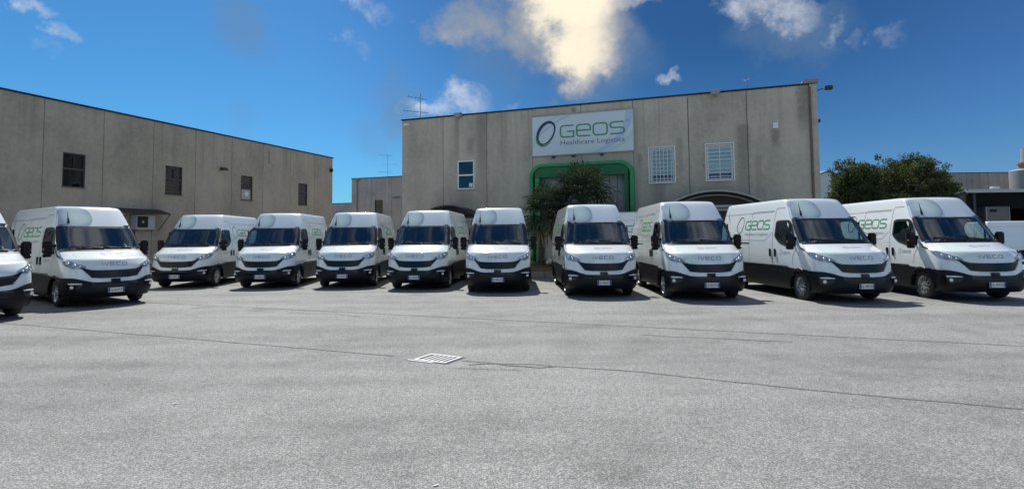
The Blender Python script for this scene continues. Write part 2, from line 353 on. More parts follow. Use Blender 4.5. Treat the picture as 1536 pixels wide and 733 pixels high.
class MB:
    def __init__(s): s.v = []; s.f = []; s.mi = []
    def add(s, v, f, m=0):
        k = len(s.v); s.v += [tuple(x) for x in v]; s.f += [tuple(i+k for i in q) for q in f]; s.mi += [m]*len(f)
    def box(s, c, d, rot=None, m=0, taper=1.0):
        x, y, z = d[0]/2, d[1]/2, d[2]/2
        v = [Vector((sx*x*(taper if sz > 0 else 1), sy*y*(taper if sz > 0 else 1), sz*z)) for sz in (-1, 1) for sx, sy in ((-1, -1), (1, -1), (1, 1), (-1, 1))]
        if rot is not None:
            if isinstance(rot, (int, float)): rot = Matrix.Rotation(rot, 3, 'Z')
            v = [rot @ q for q in v]
        v = [q+Vector(c) for q in v]
        s.add(v, [(3, 2, 1, 0), (4, 5, 6, 7), (0, 1, 5, 4), (1, 2, 6, 5), (2, 3, 7, 6), (3, 0, 4, 7)], m)
    def bev(s, c, d, r, m=0, rot=None):     # box with chamfered vertical+horizontal edges (cheap bevel)
        bm = bmesh.new(); bmesh.ops.create_cube(bm, size=1)
        for v in bm.verts: v.co = Vector((v.co.x*d[0], v.co.y*d[1], v.co.z*d[2]))
        bmesh.ops.bevel(bm, geom=bm.edges[:], offset=r, segments=2, affect='EDGES')
        vs = [v.co.copy() for v in bm.verts]
        if rot is not None:
            if isinstance(rot, (int, float)): rot = Matrix.Rotation(rot, 3, 'Z')
            vs = [rot @ q for q in vs]
        bm.verts.index_update()
        s.add([q+Vector(c) for q in vs], [tuple(v.index for v in f.verts) for f in bm.faces], m); bm.free()
    def tube(s, pts, r, n=6, m=0, caps=True):
        pts = [Vector(p) for p in pts]; rs = r if isinstance(r, (list, tuple)) else [r]*len(pts)
        rings = []; k = len(s.v); up = None
        for i, p in enumerate(pts):
            d = (pts[min(i+1, len(pts)-1)]-pts[max(i-1, 0)]).normalized()
            a = Vector((0, 0, 1)) if abs(d.z) < .9 else Vector((1, 0, 0))
            u = d.cross(a).normalized(); w = d.cross(u)
            for j in range(n):
                th = 2*pi*j/n; s.v.append(tuple(p+(u*cos(th)+w*sin(th))*rs[i]))
        for i in range(len(pts)-1):
            for j in range(n):
                s.f.append((k+i*n+j, k+i*n+(j+1) % n, k+(i+1)*n+(j+1) % n, k+(i+1)*n+j)); s.mi.append(m)
        if caps:
            s.f.append(tuple(k+j for j in range(n))[::-1]); s.mi.append(m)
            s.f.append(tuple(k+(len(pts)-1)*n+j for j in range(n))); s.mi.append(m)
    def lathe(s, prof, n=24, axis='Z', c=(0, 0, 0), m=0):   # prof: (r, h)
        k = len(s.v); c = Vector(c)
        for (r, h) in prof:
            for j in range(n):
                th = 2*pi*j/n; a, b = r*cos(th), r*sin(th)
                q = (a, b, h) if axis == 'Z' else ((h, a, b) if axis == 'X' else (a, h, b))
                s.v.append(tuple(Vector(q)+c))
        for i in range(len(prof)-1):
            for j in range(n):
                s.f.append((k+i*n+j, k+i*n+(j+1) % n, k+(i+1)*n+(j+1) % n, k+(i+1)*n+j)); s.mi.append(m)
    def mesh(s, name, mats, **kw): return mkmesh(name, s.v, s.f, mats, s.mi, **kw)
    def build(s, name, mats, parent=None, loc=None, rz=None, **kw): return link(name, s.mesh(name, mats, **kw), parent, loc, rz)

# lettering -------------------------------------------------------------
def arcp(cx, cy, r, a0, a1, n=5):
    return [(cx+r*cos(radians(a0+(a1-a0)*i/n)), cy+r*sin(radians(a0+(a1-a0)*i/n))) for i in range(n+1)]
def letter(ch):     # strokes in a 1.15 x 1 cell
    w, r = 1.12, .27
    if ch == 'G': return [[(w, 1)]+arcp(r, 1-r, r, 90, 180)+arcp(r, r, r, 180, 270)+[(w-.02, 0), (w-.02, .48), (.55, .48)]]
    if ch == 'E': return [[(.0, .5), (w, .5)]+arcp(w-r, 1-r, r, 0, 90)+arcp(r, 1-r, r, 90, 180)+arcp(r, r, r, 180, 270)+[(w, 0)]]
    if ch == 'O': return [arcp(w-r, 1-r, r, 0, 90)+arcp(r, 1-r, r, 90, 180)+arcp(r, r, r, 180, 270)+arcp(w-r, r, r, 270, 360)+[(w, 1-r)]]
    if ch == 'S': return [[(w-.04, 1)]+arcp(.24, .76, .24, 90, 270)+[(w-.25, .52)]+arcp(w-.26, .26, .26, 90, -90)+[(0, 0)]]
    if ch == 'I': return [[(.08, 0), (.08, 1)]]
    if ch == 'V': return [[(0, 1), (.5, 0), (1.0, 1)]]
    if ch == 'e': return [[(w, 1), (0, 1), (0, 0), (w, 0)], [(0, .5), (w-.1, .5)]]
    if ch == 'C': return [[(w, 1)]+arcp(.2, .8, .2, 90, 180)+arcp(.2, .2, .2, 180, 270)+[(w, 0)]]
    return []
def ribbon(pts, th, taper=None):    # flat strip along a polyline -> verts, quads
    v = []; n = len(pts)
    for i, p in enumerate(pts):
        a = Vector(pts[max(i-1, 0)]); b = Vector(pts[min(i+1, n-1)]); pv = Vector(p)
        d1 = (pv-a) if i else (b-pv); d2 = (b-pv) if i < n-1 else (pv-a)
        if d1.length < 1e-9: d1 = d2
        if d2.length < 1e-9: d2 = d1
        d1.normalize(); d2.normalize(); nrm = Vector((-(d1+d2).y, (d1+d2).x))
        nrm = nrm.normalized() if nrm.length > 1e-6 else Vector((-d1.y, d1.x))
        k = 1/max(.45, nrm.dot(Vector((-d1.y, d1.x)))); h = th/2*(taper(i/(n-1)) if taper else 1)*k
        v += [tuple(pv+nrm*h), tuple(pv-nrm*h)]
    return v, [(2*i, 2*i+1, 2*i+3, 2*i+2) for i in range(n-1)]
def word(txt, height, th=.13, gap=.28, width=None):
    V, Fc = [], []; x = 0; adv = {'I': .16, 'V': 1.0}
    for ch in txt:
        for st in letter(ch):
            v, f = ribbon([(x+a, b) for a, b in st], th); k = len(V); V += v; Fc += [tuple(i+k for i in q) for q in f]
        x += adv.get(ch, 1.12)+gap
    x -= gap; sx = (width/x) if width else height
    return [(a*sx, b*height) for a, b in V], Fc
def oval(cx, cy, rx, ry, tilt, th, a0=0, a1=360, n=28):
    pts = []
    for i in range(n+1):
        a = radians(a0+(a1-a0)*i/n); x, y = rx*cos(a), ry*sin(a); ct, s_ = cos(tilt), sin(tilt)
        pts.append((cx+x*ct-y*s_, cy+x*s_+y*ct))
    return ribbon(pts, th, lambda q: .25+.75*sin(pi*q) if a1-a0 < 360 else 1)
_fc = {}
def font_text(txt, size, width=None, extrude=0):
    cu = bpy.data.curves.new('lettering', 'FONT'); cu.body = txt; cu.size = size; cu.resolution_u = 2
    o = bpy.data.objects.new('lettering', cu); C.objects.link(o); dg = bpy.context.evaluated_depsgraph_get()
    me = bpy.data.meshes.new_from_object(o.evaluated_get(dg)); bpy.data.objects.remove(o)
    V = [(v.co.x, v.co.y) for v in me.vertices]; Fc = [tuple(p.vertices) for p in me.polygons]
    bpy.data.meshes.remove(me)
    if width:
        x0 = min(v[0] for v in V); x1 = max(v[0] for v in V); V = [((v[0]-x0)*width/(x1-x0), v[1]) for v in V]
    return V, Fc

# ------------------------------------------------------------------ ground
g = MB(); n = 24
g.add([(-300, -120, 0), (300, -120, 0), (300, 400, 0), (-300, 400, 0)], [(0, 1, 2, 3)])
tag(g.build('ground', 'asphalt'), 'wide yard of old pale grey asphalt', None, None, 'structure')
def crack(pts, w, z, jit, name, mtl, label):
    rr = random.Random(hash(name) % 97 if False else int(w*1000)+len(pts)); P = []
    for i in range(len(pts)-1):
        a, b = Vector(pts[i]), Vector(pts[i+1]); k = max(2, int((b-a).length/.12))
        for j in range(k): P.append(a.lerp(b, j/k))
    P.append(Vector(pts[-1])); q = []; off = 0
    for p in P:
        off = off*.85+rr.uniform(-jit, jit); q.append((p.x, p.y+off))
    v, f = ribbon(q, w, lambda s: .55+.45*rr.random())
    o = link(name, mkmesh(name, [(a, b, z) for a, b in v], f, mtl)); tag(o, label, None, None, 'structure'); return o
crack([(-14, 13.1), (-10.8, 11.85), (-6, 9.9), (-1.72, 8.13)], .030, .004, .008, 'asphalt_seam', 'asphalt_crack', 'long paving seam running left from the drain grate')
crack([(-.72, 7.80), (-.2, 7.60), (.3, 7.52), (1.58, 7.05), (3.61, 6.03), (6.0, 5.0)], .040, .004, .014, 'asphalt_seam', 'asphalt_patch', 'long paving seam running right from the drain grate')
crack([(-14, 17.0), (-10.26, 15.5), (-3.16, 12.7), (2.36, 10.5), (6.56, 8.8), (13, 6.3)], .036, .004, .008, 'asphalt_seam', 'asphalt_crack', 'paving seam crossing the yard in front of the vans')
crack([(-.6, 7.55), (-.25, 7.62), (.0, 7.45), (.35, 7.35), (.6, 7.40)], .035, .006, .03, 'asphalt_crack', 'asphalt_patch', 'short ragged crack beside the drain grate')
crack([(-.8, 7.35), (-.4, 7.28), (.1, 7.2)], .02, .008, .015, 'asphalt_crack', 'asphalt_crack', 'faint crack just below the drain grate')
crack([(2.2, 9.7), (2.7, 9.45), (3.3, 9.3), (4.4, 8.9)], .035, .008, .02, 'asphalt_crack', 'asphalt_patch', 'dark crack right of the yard centre')
crack([(-5.2, 13.0), (-4.6, 12.7), (-4.1, 12.75), (-3.3, 12.2)], .03, .008, .02, 'asphalt_crack', 'asphalt_patch', 'dark crack in front of the left row of vans')
# drain grate
gr = empty('drain_grate', (-1.06, 7.93, 0), radians(-29)); tag(gr, 'bright galvanised drain grate set in the asphalt between two seams', 'drain grate')
fm = MB(); L_, W_ = .50, .38
for s in (-1, 1):
    fm.box((0, s*W_/2, .008), (L_+.04, .035, .014)); fm.box((s*L_/2, 0, .008), (.035, W_-.035, .014))
fm.build('frame', 'grate', gr)
pit = MB(); pit.box((.01, .02, .0025), (L_+.09, W_+.09, .002)); pit.box((0, 0, .0035), (L_-.03, W_-.03, .003)); pit.build('pit', 'hole', gr)
bme = None
for i in range(5):
    if bme is None: b = MB(); b.bev((0, 0, 0), (.030, W_-.036, .006), .002); bme = b.mesh('bar', 'grate')
    link('bar', bme, gr, (-L_/2+.0175+(i+1)*(L_-.035)/6, 0, .009))
b = MB(); b.box((-.12, -W_/2-.05, .005), (L_*.9, .03, .01)); b.build('edge_strip', 'grate', gr)
for (x, y, s, lab) in ((-3.53, 5.9, .02, 'tiny white scrap of litter on the left asphalt'), (-.54, 3.93, .014, 'tiny white scrap of litter at the bottom of the picture')):
    b = MB(); b.box((0, 0, .006), (s*2.2, s, .006), rot=.5); b.box((s*.6, s*.2, .010), (s, s*.8, .005), rot=1.1)
    tag(b.build('litter_scrap', 'plate', None, (x, y, 0)), lab, 'litter', 'litter scraps')

# ------------------------------------------------------------------ vans
def interp(tab, z):
    if z <= tab[0][0]: return tab[0][1:]
    for a, b in zip(tab, tab[1:]):
        if z <= b[0]:
            k = (z-a[0])/(b[0]-a[0]); return tuple(p+(q-p)*k for p, q in zip(a[1:], b[1:]))
    return tab[-1][1:]
#       z     yf     w     B    D    p    yr
PT = [(.20, .12, .93, .14, .60, 3.2, 5.70), (.30, .02, .965, .14, .62, 3.2, 5.74), (.42, -.035, .985, .14, .64, 3.4, 5.76), (.60, -.035, .995, .14, .64, 3.4, 5.77),
      (.74, .015, 1.00, .15, .64, 3.4, 5.78), (.95, .035, 1.00, .17, .66, 3.4, 5.78), (1.03, .055, 1.0, .18, .66, 3.3, 5.78), (1.10, .085, 1.0, .19, .66, 3.2, 5.78),
      (1.17, .125, .998, .20, .66, 3.0, 5.78), (1.215, .150, .996, .20, .66, 2.9, 5.78), (1.245, .185, .994, .20, .66, 2.9, 5.78), (1.27, .27, .993, .20, .66, 3.0, 5.78), (1.30, .37, .992, .20, .64, 3.0, 5.78),
      (1.34, .49, .99, .19, .60, 3.2, 5.78), (1.38, .62, .988, .17, .55, 3.6, 5.78), (1.42, .75, .986, .15, .50, 4.2, 5.78), (1.46, .865, .984, .13, .44, 5.0, 5.78), (1.48, .90, .983, .12, .42, 5.5, 5.78),
      (1.75, 1.12, .957, .12, .40, 6, 5.77), (1.95, 1.28, .925, .12, .39, 6, 5.76), (2.10, 1.40, .887, .12, .38, 6, 5.74), (2.30, 1.56, .842, .12, .34, 6.5, 5.71),
      (2.45, 1.685, .806, .12, .32, 6.5, 5.68), (2.56, 1.78, .778, .12, .31, 6.5, 5.66), (2.62, 1.845, .758, .12, .31, 6, 5.64), (2.65, 1.90, .736, .12, .31, 5, 5.61),
      (2.67, 1.98, .70, .12, .33, 4, 5.55), (2.685, 2.12, .63, .12, .38, 3, 5.42), (2.695, 2.38, .45, .10, .42, 2.4, 5.1), (2.70, 2.8, .0, .0, .4, 2, 4.8)]
def front(x, z):
    yf, w, B, D, p, yr = interp(PT, z); k = min(1., abs(x)/max(w, 1e-6))
    return yf+B*k*k+(D-B)*(1-(1-k**p)**(1/p))
def fxi(k, z, off=0.):
    yf, w, B, D, p, yr = interp(PT, z); w += off; s = 1 if k >= 0 else -1; k = abs(k)
    return (s*k*w, yf-off+B*k*k+(D-B)*(1-(1-k**p)**(1/p)), z)
def sidew(z): return interp(PT, z)[1]
XI = [0, .12, .24, .36, .48, .60, .70, .78, .85, .91, .945, .97, .985, .995, 1.0]
NS = 74
def outline(z, off=0.):
    yf, w, B, D, p, yr = interp(PT, z); w2 = w+off; r = min(.13, w2*.4+.001); pts = []
    for k in XI: pts.append(fxi(k, z, off))
    y0 = yf-off+D; y1 = yr+off-r
    for i in range(1, NS+1): pts.append((w2, y0+(y1-y0)*i/NS, z))
    for i in range(1, 5): a = pi/2*i/4; pts.append((w2-r+r*cos(a), y1+r*sin(a), z))
    for i in range(1, 4): pts.append(((w2-r)*(1-i/3), yr+off, z))
    return pts
def inpoly(x, y, P):
    c = False; j = len(P)-1
    for i in range(len(P)):
        if (P[i][1] > y) != (P[j][1] > y) and x < (P[j][0]-P[i][0])*(y-P[i][1])/(P[j][1]-P[i][1])+P[i][0]: c = not c
        j = i
    return c
AX1, AX2, AZ, AR = 1.075, 4.595, .35, .43
DWIN = [(1.16, 2.02), (2.20, 2.02), (2.25, 1.98), (2.24, 1.62), (2.0, 1.47), (1.62, 1.38), (1.22, 1.36), (1.12, 1.50)]   # front door window, (y, z)
DWIN = [(1.50, 2.03), (2.18, 2.05), (2.24, 2.0), (2.24, 1.66), (2.02, 1.49), (1.62, 1.39), (1.32, 1.38), (1.30, 1.50)]
WS0, WS1, WSX = 1.50, 2.07, .91
def shell(zs, off, cut, arch, ztop=None):
    rows = []
    for z in zs:
        if ztop:                                     # z here is 0..1 between the sill and a wavy upper edge
            base = outline(1.0, off); r = []
            n = len(base)
            pts0 = outline(.5, off)
            for i in range(n):
                zz = .24+(ztop(i)-.24)*z; r.append(outline(zz, off)[i])
            rows.append(r)
        else: rows.append(outline(z, off))
    n = len(rows[0]); V, Fc = [], []
    def snap(p):
        x, y, z = p
        if arch:
            for cy in (AX1, AX2):
                d = math.hypot(y-cy, z-AZ)
                if abs(d-AR) < .036 and abs(x) > .7:
                    k = AR/d; return (x, cy+(y-cy)*k, AZ+(z-AZ)*k)
        return p
    for s in (1, -1):
        k = len(V)
        for r in rows:
            for p in r: p = snap(p); V.append((s*p[0], p[1], p[2]))
        for a in range(len(rows)-1):
            for i in range(n-1):
                q = (k+a*n+i, k+a*n+i+1, k+(a+1)*n+i+1, k+(a+1)*n+i)
                c = sum((Vector(V[j]) for j in q), Vector())/4
                if cut and cut(i, c): continue
                if arch and abs(c.x) > .7 and min(math.hypot(c.y-AX1, c.z-AZ), math.hypot(c.y-AX2, c.z-AZ)) < AR-.004: continue
                Fc.append(q if s > 0 else q[::-1])
    return V, Fc
def body_cut(i, c):
    if i < XI.index(WSX) and WS0 < c.z < WS1: return True
    if i >= len(XI)-1 and inpoly(c.y, c.z, DWIN) and c.y < 2.4: return True
    return False
ZS = [.62, .68, .74, .80, .84, .90, .96, 1.0, 1.04, 1.08, 1.12, 1.16, 1.195, 1.225, 1.25, 1.275, 1.30, 1.32, 1.34, 1.36, 1.38, 1.40, 1.42, 1.44, 1.46, 1.48, 1.50, 1.55, 1.60, 1.65, 1.70, 1.76, 1.82, 1.88, 1.94, 2.0, 2.03, 2.07, 2.12, 2.18, 2.24, 2.30, 2.36, 2.42, 2.48, 2.53, 2.57, 2.60, 2.62, 2.637, 2.65, 2.66, 2.67, 2.678, 2.685, 2.69, 2.695, 2.70]
def sm(a, b, x):
    k = max(0, min(1, (x-a)/(b-a))); return k*k*(3-2*k)
nout = len(XI)+NS+4+3
def lower_top(i):
    if i < len(XI): return .645+.125*sm(.40, .92, XI[i])
    return .79+.03*sm(0, 20, i-len(XI))
def fpatch(name, xs, top, bot, mtl, parent, off=.012, nz=6, mirror=False, xi=True, skirt=True, sub=6, lab=None, merge_both=False):
    """patch lying on the nose of the van; xs = lateral fractions, top/bot = heights at them"""
    def lerp(tab, k):
        for (a, p), (b, q) in zip(tab, tab[1:]):
            if k <= b: return p+(q-p)*(k-a)/(b-a)
        return tab[-1][1]
    T = list(zip(xs, top)); Bt = list(zip(xs, bot)); X = []
    for a, b in zip(xs, xs[1:]): X += [a+(b-a)*j/sub for j in range(sub)]
    X.append(xs[-1]); grid = []
    for j in range(nz+1):
        row = []
        for k in X:
            z = lerp(Bt, k)+(lerp(T, k)-lerp(Bt, k))*j/nz; row.append(fxi(k, z, off))
        grid.append(row)
    return gridobj(name, grid, mtl, parent, skirt, (0, .02, 0))
def gridobj(name, grid, mtl, parent, skirt, back, smooth=True, loc=None):
    n = len(grid[0]); m = len(grid); V = [p for r in grid for p in r]
    Fc = [(a*n+i, a*n+i+1, (a+1)*n+i+1, (a+1)*n+i) for a in range(m-1) for i in range(n-1)]
    if skirt:
        bd = [i for i in range(n)]+[a*n+n-1 for a in range(1, m)]+[(m-1)*n+i for i in range(n-2, -1, -1)]+[a*n for a in range(m-2, 0, -1)]
        k = len(V); V += [tuple(Vector(V[i])+Vector(back)) for i in bd]
        for j in range(len(bd)): j2 = (j+1) % len(bd); Fc.append((bd[j2], bd[j], k+j, k+j2))
    return link(name, mkmesh(name, V, Fc, mtl, smooth=smooth, autosm=40), parent, loc)
def on_front(name, VF, cx, z0, mtl, parent, off=.010):
    V, Fc = VF; return link(name, mkmesh(name, [(cx+a, front(cx+a, z0+b)-off, z0+b) for a, b in V], Fc, mtl), parent)
def on_side(name, VF, y0, z0, side, mtl, parent, off=.0035):
    """y0 = where the reading starts; reads towards the nose on side -1 and towards the tail on side +1"""
    V, Fc = VF; return link(name, mkmesh(name, [(side*(sidew(z0+b)+off), y0+side*a, z0+b) for a, b in V], Fc, mtl), parent)
def strip_side(pts, th, side, name, mtl, parent, off=.003):
    q = []
    for a, b in zip(pts, pts[1:]):
        k = max(1, int(math.hypot(b[0]-a[0], b[1]-a[1])/.08)); q += [(a[0]+(b[0]-a[0])*j/k, a[1]+(b[1]-a[1])*j/k) for j in range(k)]
    q.append(pts[-1]); v, f = ribbon(q, th)
    return link(name, mkmesh(name, [(side*(sidew(z)+off), y, z) for y, z in v], f, mtl), parent)

def make_van():
    root = empty('delivery_van')
    V, Fc = shell(ZS, 0, body_cut, True)
    link('body', mkmesh('body', V, Fc, 'paint', smooth=True, merge=.0008, autosm=48), root)
    V, Fc = shell([0, .12, .24, .36, .48, .6, .7, .8, .9, 1.0], .014, None, True, lower_top)
    link('bumper_and_sills', mkmesh('bumper_and_sills', V, Fc, 'plastic', smooth=True, merge=.0008, autosm=48), root)
    b = MB(); b.box((0, 2.9, .42), (1.5, 5.4, .34)); b.box((0, 2.9, .62), (1.9, 5.0, .04)); b.build('underbody_light_block', 'hole', root)  # black box added beneath the body to block light
    # wheel arches and wheels
    for cy in (AX1, AX2):
        for s in (1, -1):
            b = MB(); pts = []
            for j in range(21):
                a = radians(-8+196*j/20); pts.append((s*.995, cy+(AR+.012)*cos(a), AZ+(AR+.012)*sin(a)))
            b.tube(pts, .034, 6); b.lathe([(AR-.02, .99), (AR, .6), (AR*.9, .55)], 24, 'X', (0, 0, 0))
            for q in range(len(b.v)-72, len(b.v)): x, y, z = b.v[q]; b.v[q] = (s*x, cy+y, max(AZ+z, .32))
            b.build('wheel_arch', 'plastic', root, smooth=True)
    tm = MB(); R = .352
    tm.lathe([(.225, .0), (.30, -.004), (.335, .012), (R, .05), (R, .17), (.335, .215), (.26, .225)], 32, 'X')
    tyre = tm.mesh('tyre', 'tyre', smooth=True)
    rm = MB(); rm.lathe([(.228, .004), (.222, .03), (.195, .032), (.185, .05)], 32, 'X'); rm.lathe([(.105, .05), (.10, .022), (.062, .018), (.06, -.012), (.0005, -.014)], 24, 'X')
    for j in range(10):
        a = 2*pi*j/10; rot = Matrix.Rotation(a, 3, 'X')
        rm.box(rot @ Vector((.042, .143, 0)), (.022, .10, .045), rot)
    rim = rm.mesh('rim', 'rim', smooth=True, autosm=35)
    hm = MB(); hm.lathe([(.20, .072), (.0005, .074)], 24, 'X'); back = hm.mesh('rim_shade_disc', 'hole')  # dark disc puts shade into the openings between the spokes
    for cy in (AX1, AX2):
        for s in (1, -1):
            w = link('wheel', tyre, root, (s*.968, cy, .352)); w.rotation_euler = (0, 0, 0)
            if s > 0: w.rotation_euler = (0, 0, pi)
            w.name = 'tyre'; w.name = 'wheel'
            link('rim', rim, w); link('rim_shade_disc', back, w)
    # grille
    gx = [-.72, -.60, -.50, -.30, 0, .30, .50, .60, .72]
    gt = [1.045, .992, .960, .948, .945, .948, .960, .992, 1.045]; gb = [1.030, .885, .765, .742, .738, .742, .765, .885, 1.030]
    fpatch('grille', gx, gt, gb, 'gloss_black', root, .012, 6)
    for k in range(4):
        z = .780+k*.045; xe = .50+.030*k+.02
        b = [fxi(-xe+2*xe*j/14, z+.006*abs(-1+2*j/14), .034) for j in range(15)]; bm = MB(); bm.tube(b, .0085, 5); bm.build('grille_slat', 'plastic', root)
    fpatch('intake', [-.52, -.4, 0, .4, .52], [.625, .63, .63, .63, .625], [.53, .50, .50, .50, .53], 'gloss_black', root, .020, 3)
    for k in range(2):
        b = [fxi(-.5+1.0*j/8, .535+.05*k, .03) for j in range(9)]; bm = MB(); bm.tube(b, .008, 5); bm.build('intake_slat', 'plastic', root)
    fpatch('sensor_cover', [-.10, .10], [.72, .72], [.585, .585], 'gloss_black', root, .026, 3)
    for s in (1, -1):
        def o(t): return [s*k for k in t] if s > 0 else [s*k for k in t][::-1]
        def q(t): return t if s > 0 else t[::-1]
        xs = [.60, .68, .78, .88, .94, .975, .99]
        hd = fpatch('headlight', o(xs), q([1.045, 1.095, 1.142, 1.196, 1.240, 1.270, 1.290]), q([1.028, .992, .992, 1.025, 1.065, 1.12, 1.19]), 'lamp_dark', root, .010, 5)
        for (k, z, r) in ((.72, 1.045, .026), (.81, 1.075, .040), (.905, 1.125, .042)):
            b = MB(); x, y, zz = fxi(s*k, z, .012); b.lathe([(r, -.0), (r*.92, -.02), (r*.5, -.032), (.0005, -.034)], 14, 'Y', (x, y, zz)); b.build('lens', 'chrome', hd, smooth=True)
        fpatch('lamp_cover', o(xs), q([1.049, 1.100, 1.147, 1.201, 1.245, 1.275, 1.295]), q([1.023, .987, .987, 1.020, 1.060, 1.115, 1.185]), 'clear', root, .05, 5, skirt=False)
        fpatch('fender_trim', o([.975, .988, .998]), q([1.30, 1.33, 1.36]), q([1.262, 1.28, 1.30]), 'gloss_black', root, .010, 2)
        fpatch('fog_recess', o([.66, .74, .88, .96]), q([.635, .655, .665, .655]), q([.61, .50, .45, .47]), 'gloss_black', root, .022, 4)
        fpatch('running_light', o([.69, .80, .92]), q([.628, .640, .636]), q([.612, .608, .606]), 'lens', root, .034, 2)
        b = MB(); x, y, zz = fxi(s*.875, .535, .024); b.lathe([(.042, .01), (.040, -.02), (.02, -.028), (.0005, -.03)], 14, 'Y', (x, y, zz)); b.build('fog_lamp', 'lens', root, smooth=True)
        # mirror
        b = MB(); b.bev((s*1.13, 1.24, 1.54), (.20, .11, .33), .03); b.bev((s*1.13, 1.235, 1.335), (.185, .10, .085), .02)
        b.tube([(s*.955, 1.27, 1.58), (s*1.09, 1.25, 1.60)], .026, 6); b.tube([(s*.97, 1.27, 1.40), (s*1.09, 1.25, 1.41)], .03, 6)
        b.bev((s*.965, 1.27, 1.49), (.05, .16, .27), .015)
        mo = b.build('wing_mirror', 'plastic', root, smooth=True, autosm=50)
        b = MB(); b.box((s*1.145, 1.298, 1.54), (.13, .006, .25)); b.box((s*1.145, 1.288, 1.335), (.12, .006, .05)); b.build('mirror_glass', 'chrome', mo)
        b = MB(); b.bev((s*1.21, 1.215, 1.50), (.04, .05, .05), .01); b.build('indicator', 'orange', mo)
        # side window
        zt = [2.06]; ys = [1.26, 1.36, 1.50, 1.62, 1.8, 2.0, 2.12, 2.20, 2.27]
        top = [1.60, 1.80, 2.02, 2.075, 2.08, 2.082, 2.08, 2.075, 2.03]; bot = [1.40, 1.355, 1.350, 1.358, 1.40, 1.452, 1.52, 1.575, 1.66]
        for nm, ins, mt, of in (('window_surround', 0., 'seal', .008),):
            # ring: outer minus inner
            O_ = [(y, z) for y, z in zip(ys, bot)]+[(y, z) for y, z in zip(ys[::-1], top[::-1])]
            cy = sum(p[0] for p in O_)/len(O_); cz = sum(p[1] for p in O_)/len(O_)
            I_ = [(cy+(p[0]-cy)*.86, cz+(p[1]-cz)*.84) for p in O_]; n = len(O_); V = []
            for p in O_: V.append((s*(sidew(p[1])+of), p[0], p[1]))
            for p in I_: V.append((s*(sidew(p[1])+of), p[0], p[1]))
            for p in I_: V.append((s*(sidew(p[1])-.03), p[0], p[1]))
            Fc = [(j, (j+1) % n, n+(j+1) % n, n+j) for j in range(n)]+[(n+j, n+(j+1) % n, 2*n+(j+1) % n, 2*n+j) for j in range(n)]
            ro = link(nm, mkmesh(nm, V, Fc, mt), root)
            V = [(s*(sidew(p[1])+of-.004), p[0], p[1]) for p in O_]; V.append((s*(sidew(cz)+of-.004), cy, cz))
            Fc = [(j, (j+1) % n, n) for j in range(n)]
            link('side_window', mkmesh('side_window', V, Fc, 'side_glass'), root)
        b = MB(); b.box((s*.965, 1.50, 1.72), (.03, .035, .56)); b.build('quarter_bar', 'seal', root)
        # handles, seams, rail, lower moulding
        for y in (2.22, 2.48):
            b = MB(); b.bev((s*1.008, y, 1.18), (.035, .075, .22), .012); b.build('door_handle', 'plastic', root)
        if s < 0:
            strip_side([(3.72, 1.43), (5.35, 1.43)], .035, s, 'slide_rail', 'seal', root, .004)
            strip_side([(3.72, .84), (3.72, 2.30), (3.66, 2.36), (2.46, 2.36)], .012, s, 'door_seam', 'seam', root)
        strip_side([(2.37, .84), (2.37, 2.36), (2.32, 2.42), (1.92, 2.42)], .014, s, 'door_seam', 'seam', root)
        strip_side([(1.36, .88), (1.34, 1.10), (1.20, 1.30)], .012, s, 'door_seam', 'seam', root)
        strip_side([(2.46, 2.33), (5.58, 2.33)], .012, s, 'side_seam', 'seam', root)
        strip_side([(2.44, 1.74), (2.72, 1.54), (2.80, 1.52), (5.45, 1.52)], .014, s, 'crease_shade_strip', 'print_light', root)  # flat grey strip paints the shade line of a pressed crease
        b = MB(); b.tube([(s*1.012, 1.56, .84), (s*1.014, 4.12, .84)], .012, 5); b.build('side_moulding', 'plastic', root)
        # livery on the flank
        y0 = 4.66 if s < 0 else 2.52
        if s < 0: oy = 4.37; ly = 4.03; sy = 4.00
        else: oy = 2.78; ly = 3.08; sy = 3.10
        on_side('livery_oval', oval(0, 0, .20, .255, -.42 if s < 0 else -.42, .034, 50, 300), oy, 1.975, s, 'print_navy', root)
        on_side('livery_oval', oval(.012, -.004, .175, .245, -.42, .028, 240, 450), oy, 1.975, s, 'print_green', root, .005)
        on_side('livery_name', word('GEOS', .25, .155, .20, 1.44), ly, 1.845, s, 'print_green', root)
        on_side('livery_line', font_text('Healthcare Logistics', .125, 1.36), sy, 1.665, s, 'print_light', root)
        on_side('door_oval', oval(0, 0, .045, .072, -.35, .014), 1.92 if s < 0 else 1.55, 1.20, s, 'print_grey', root)
        on_side('door_name', word('GEOS', .06, .2, .3, .36), 1.82 if s < 0 else 1.66, 1.165, s, 'print_light', root)
        pts = [(5.34+.16*sin(j/9*pi*.5), 2.50-.062*j) for j in range(10)]
        pts = [(5.36-.012*j*j*.35, 2.48-.06*j) for j in range(10)]
        v, f = ribbon(pts, .05, lambda k: max(.1, sin(pi*min(1, k*1.1)))); link('livery_swoosh', mkmesh('livery_swoosh', [(s*(sidew(z)+.007), y, z) for y, z in v], f, 'tint2'), root)
        v, f = oval(0, 0, .46, .34, 0, .03, 200, 340)
        V = [(0, 0)]+[(.50*cos(radians(180+180*j/16)), .36*sin(radians(180+180*j/16))) for j in range(17)]
        on_side('livery_bowl', ([(a, b) for a, b in V], [(0, j+1, j+2) for j in range(16)]), 4.60, 1.30, s, 'tint', root, .005)
    # windscreen: black rim + glass, wipers
    k1 = .905; rows = []
    for j in range(9):
        z = 1.465+(2.105-1.465)*j/8; rows.append([fxi(-.965+1.93*i/20, z, .010) for i in range(21)])
    gridobj('windscreen', rows, 'glass', root, False, (0, 0, 0))
    V, Fc = [], []
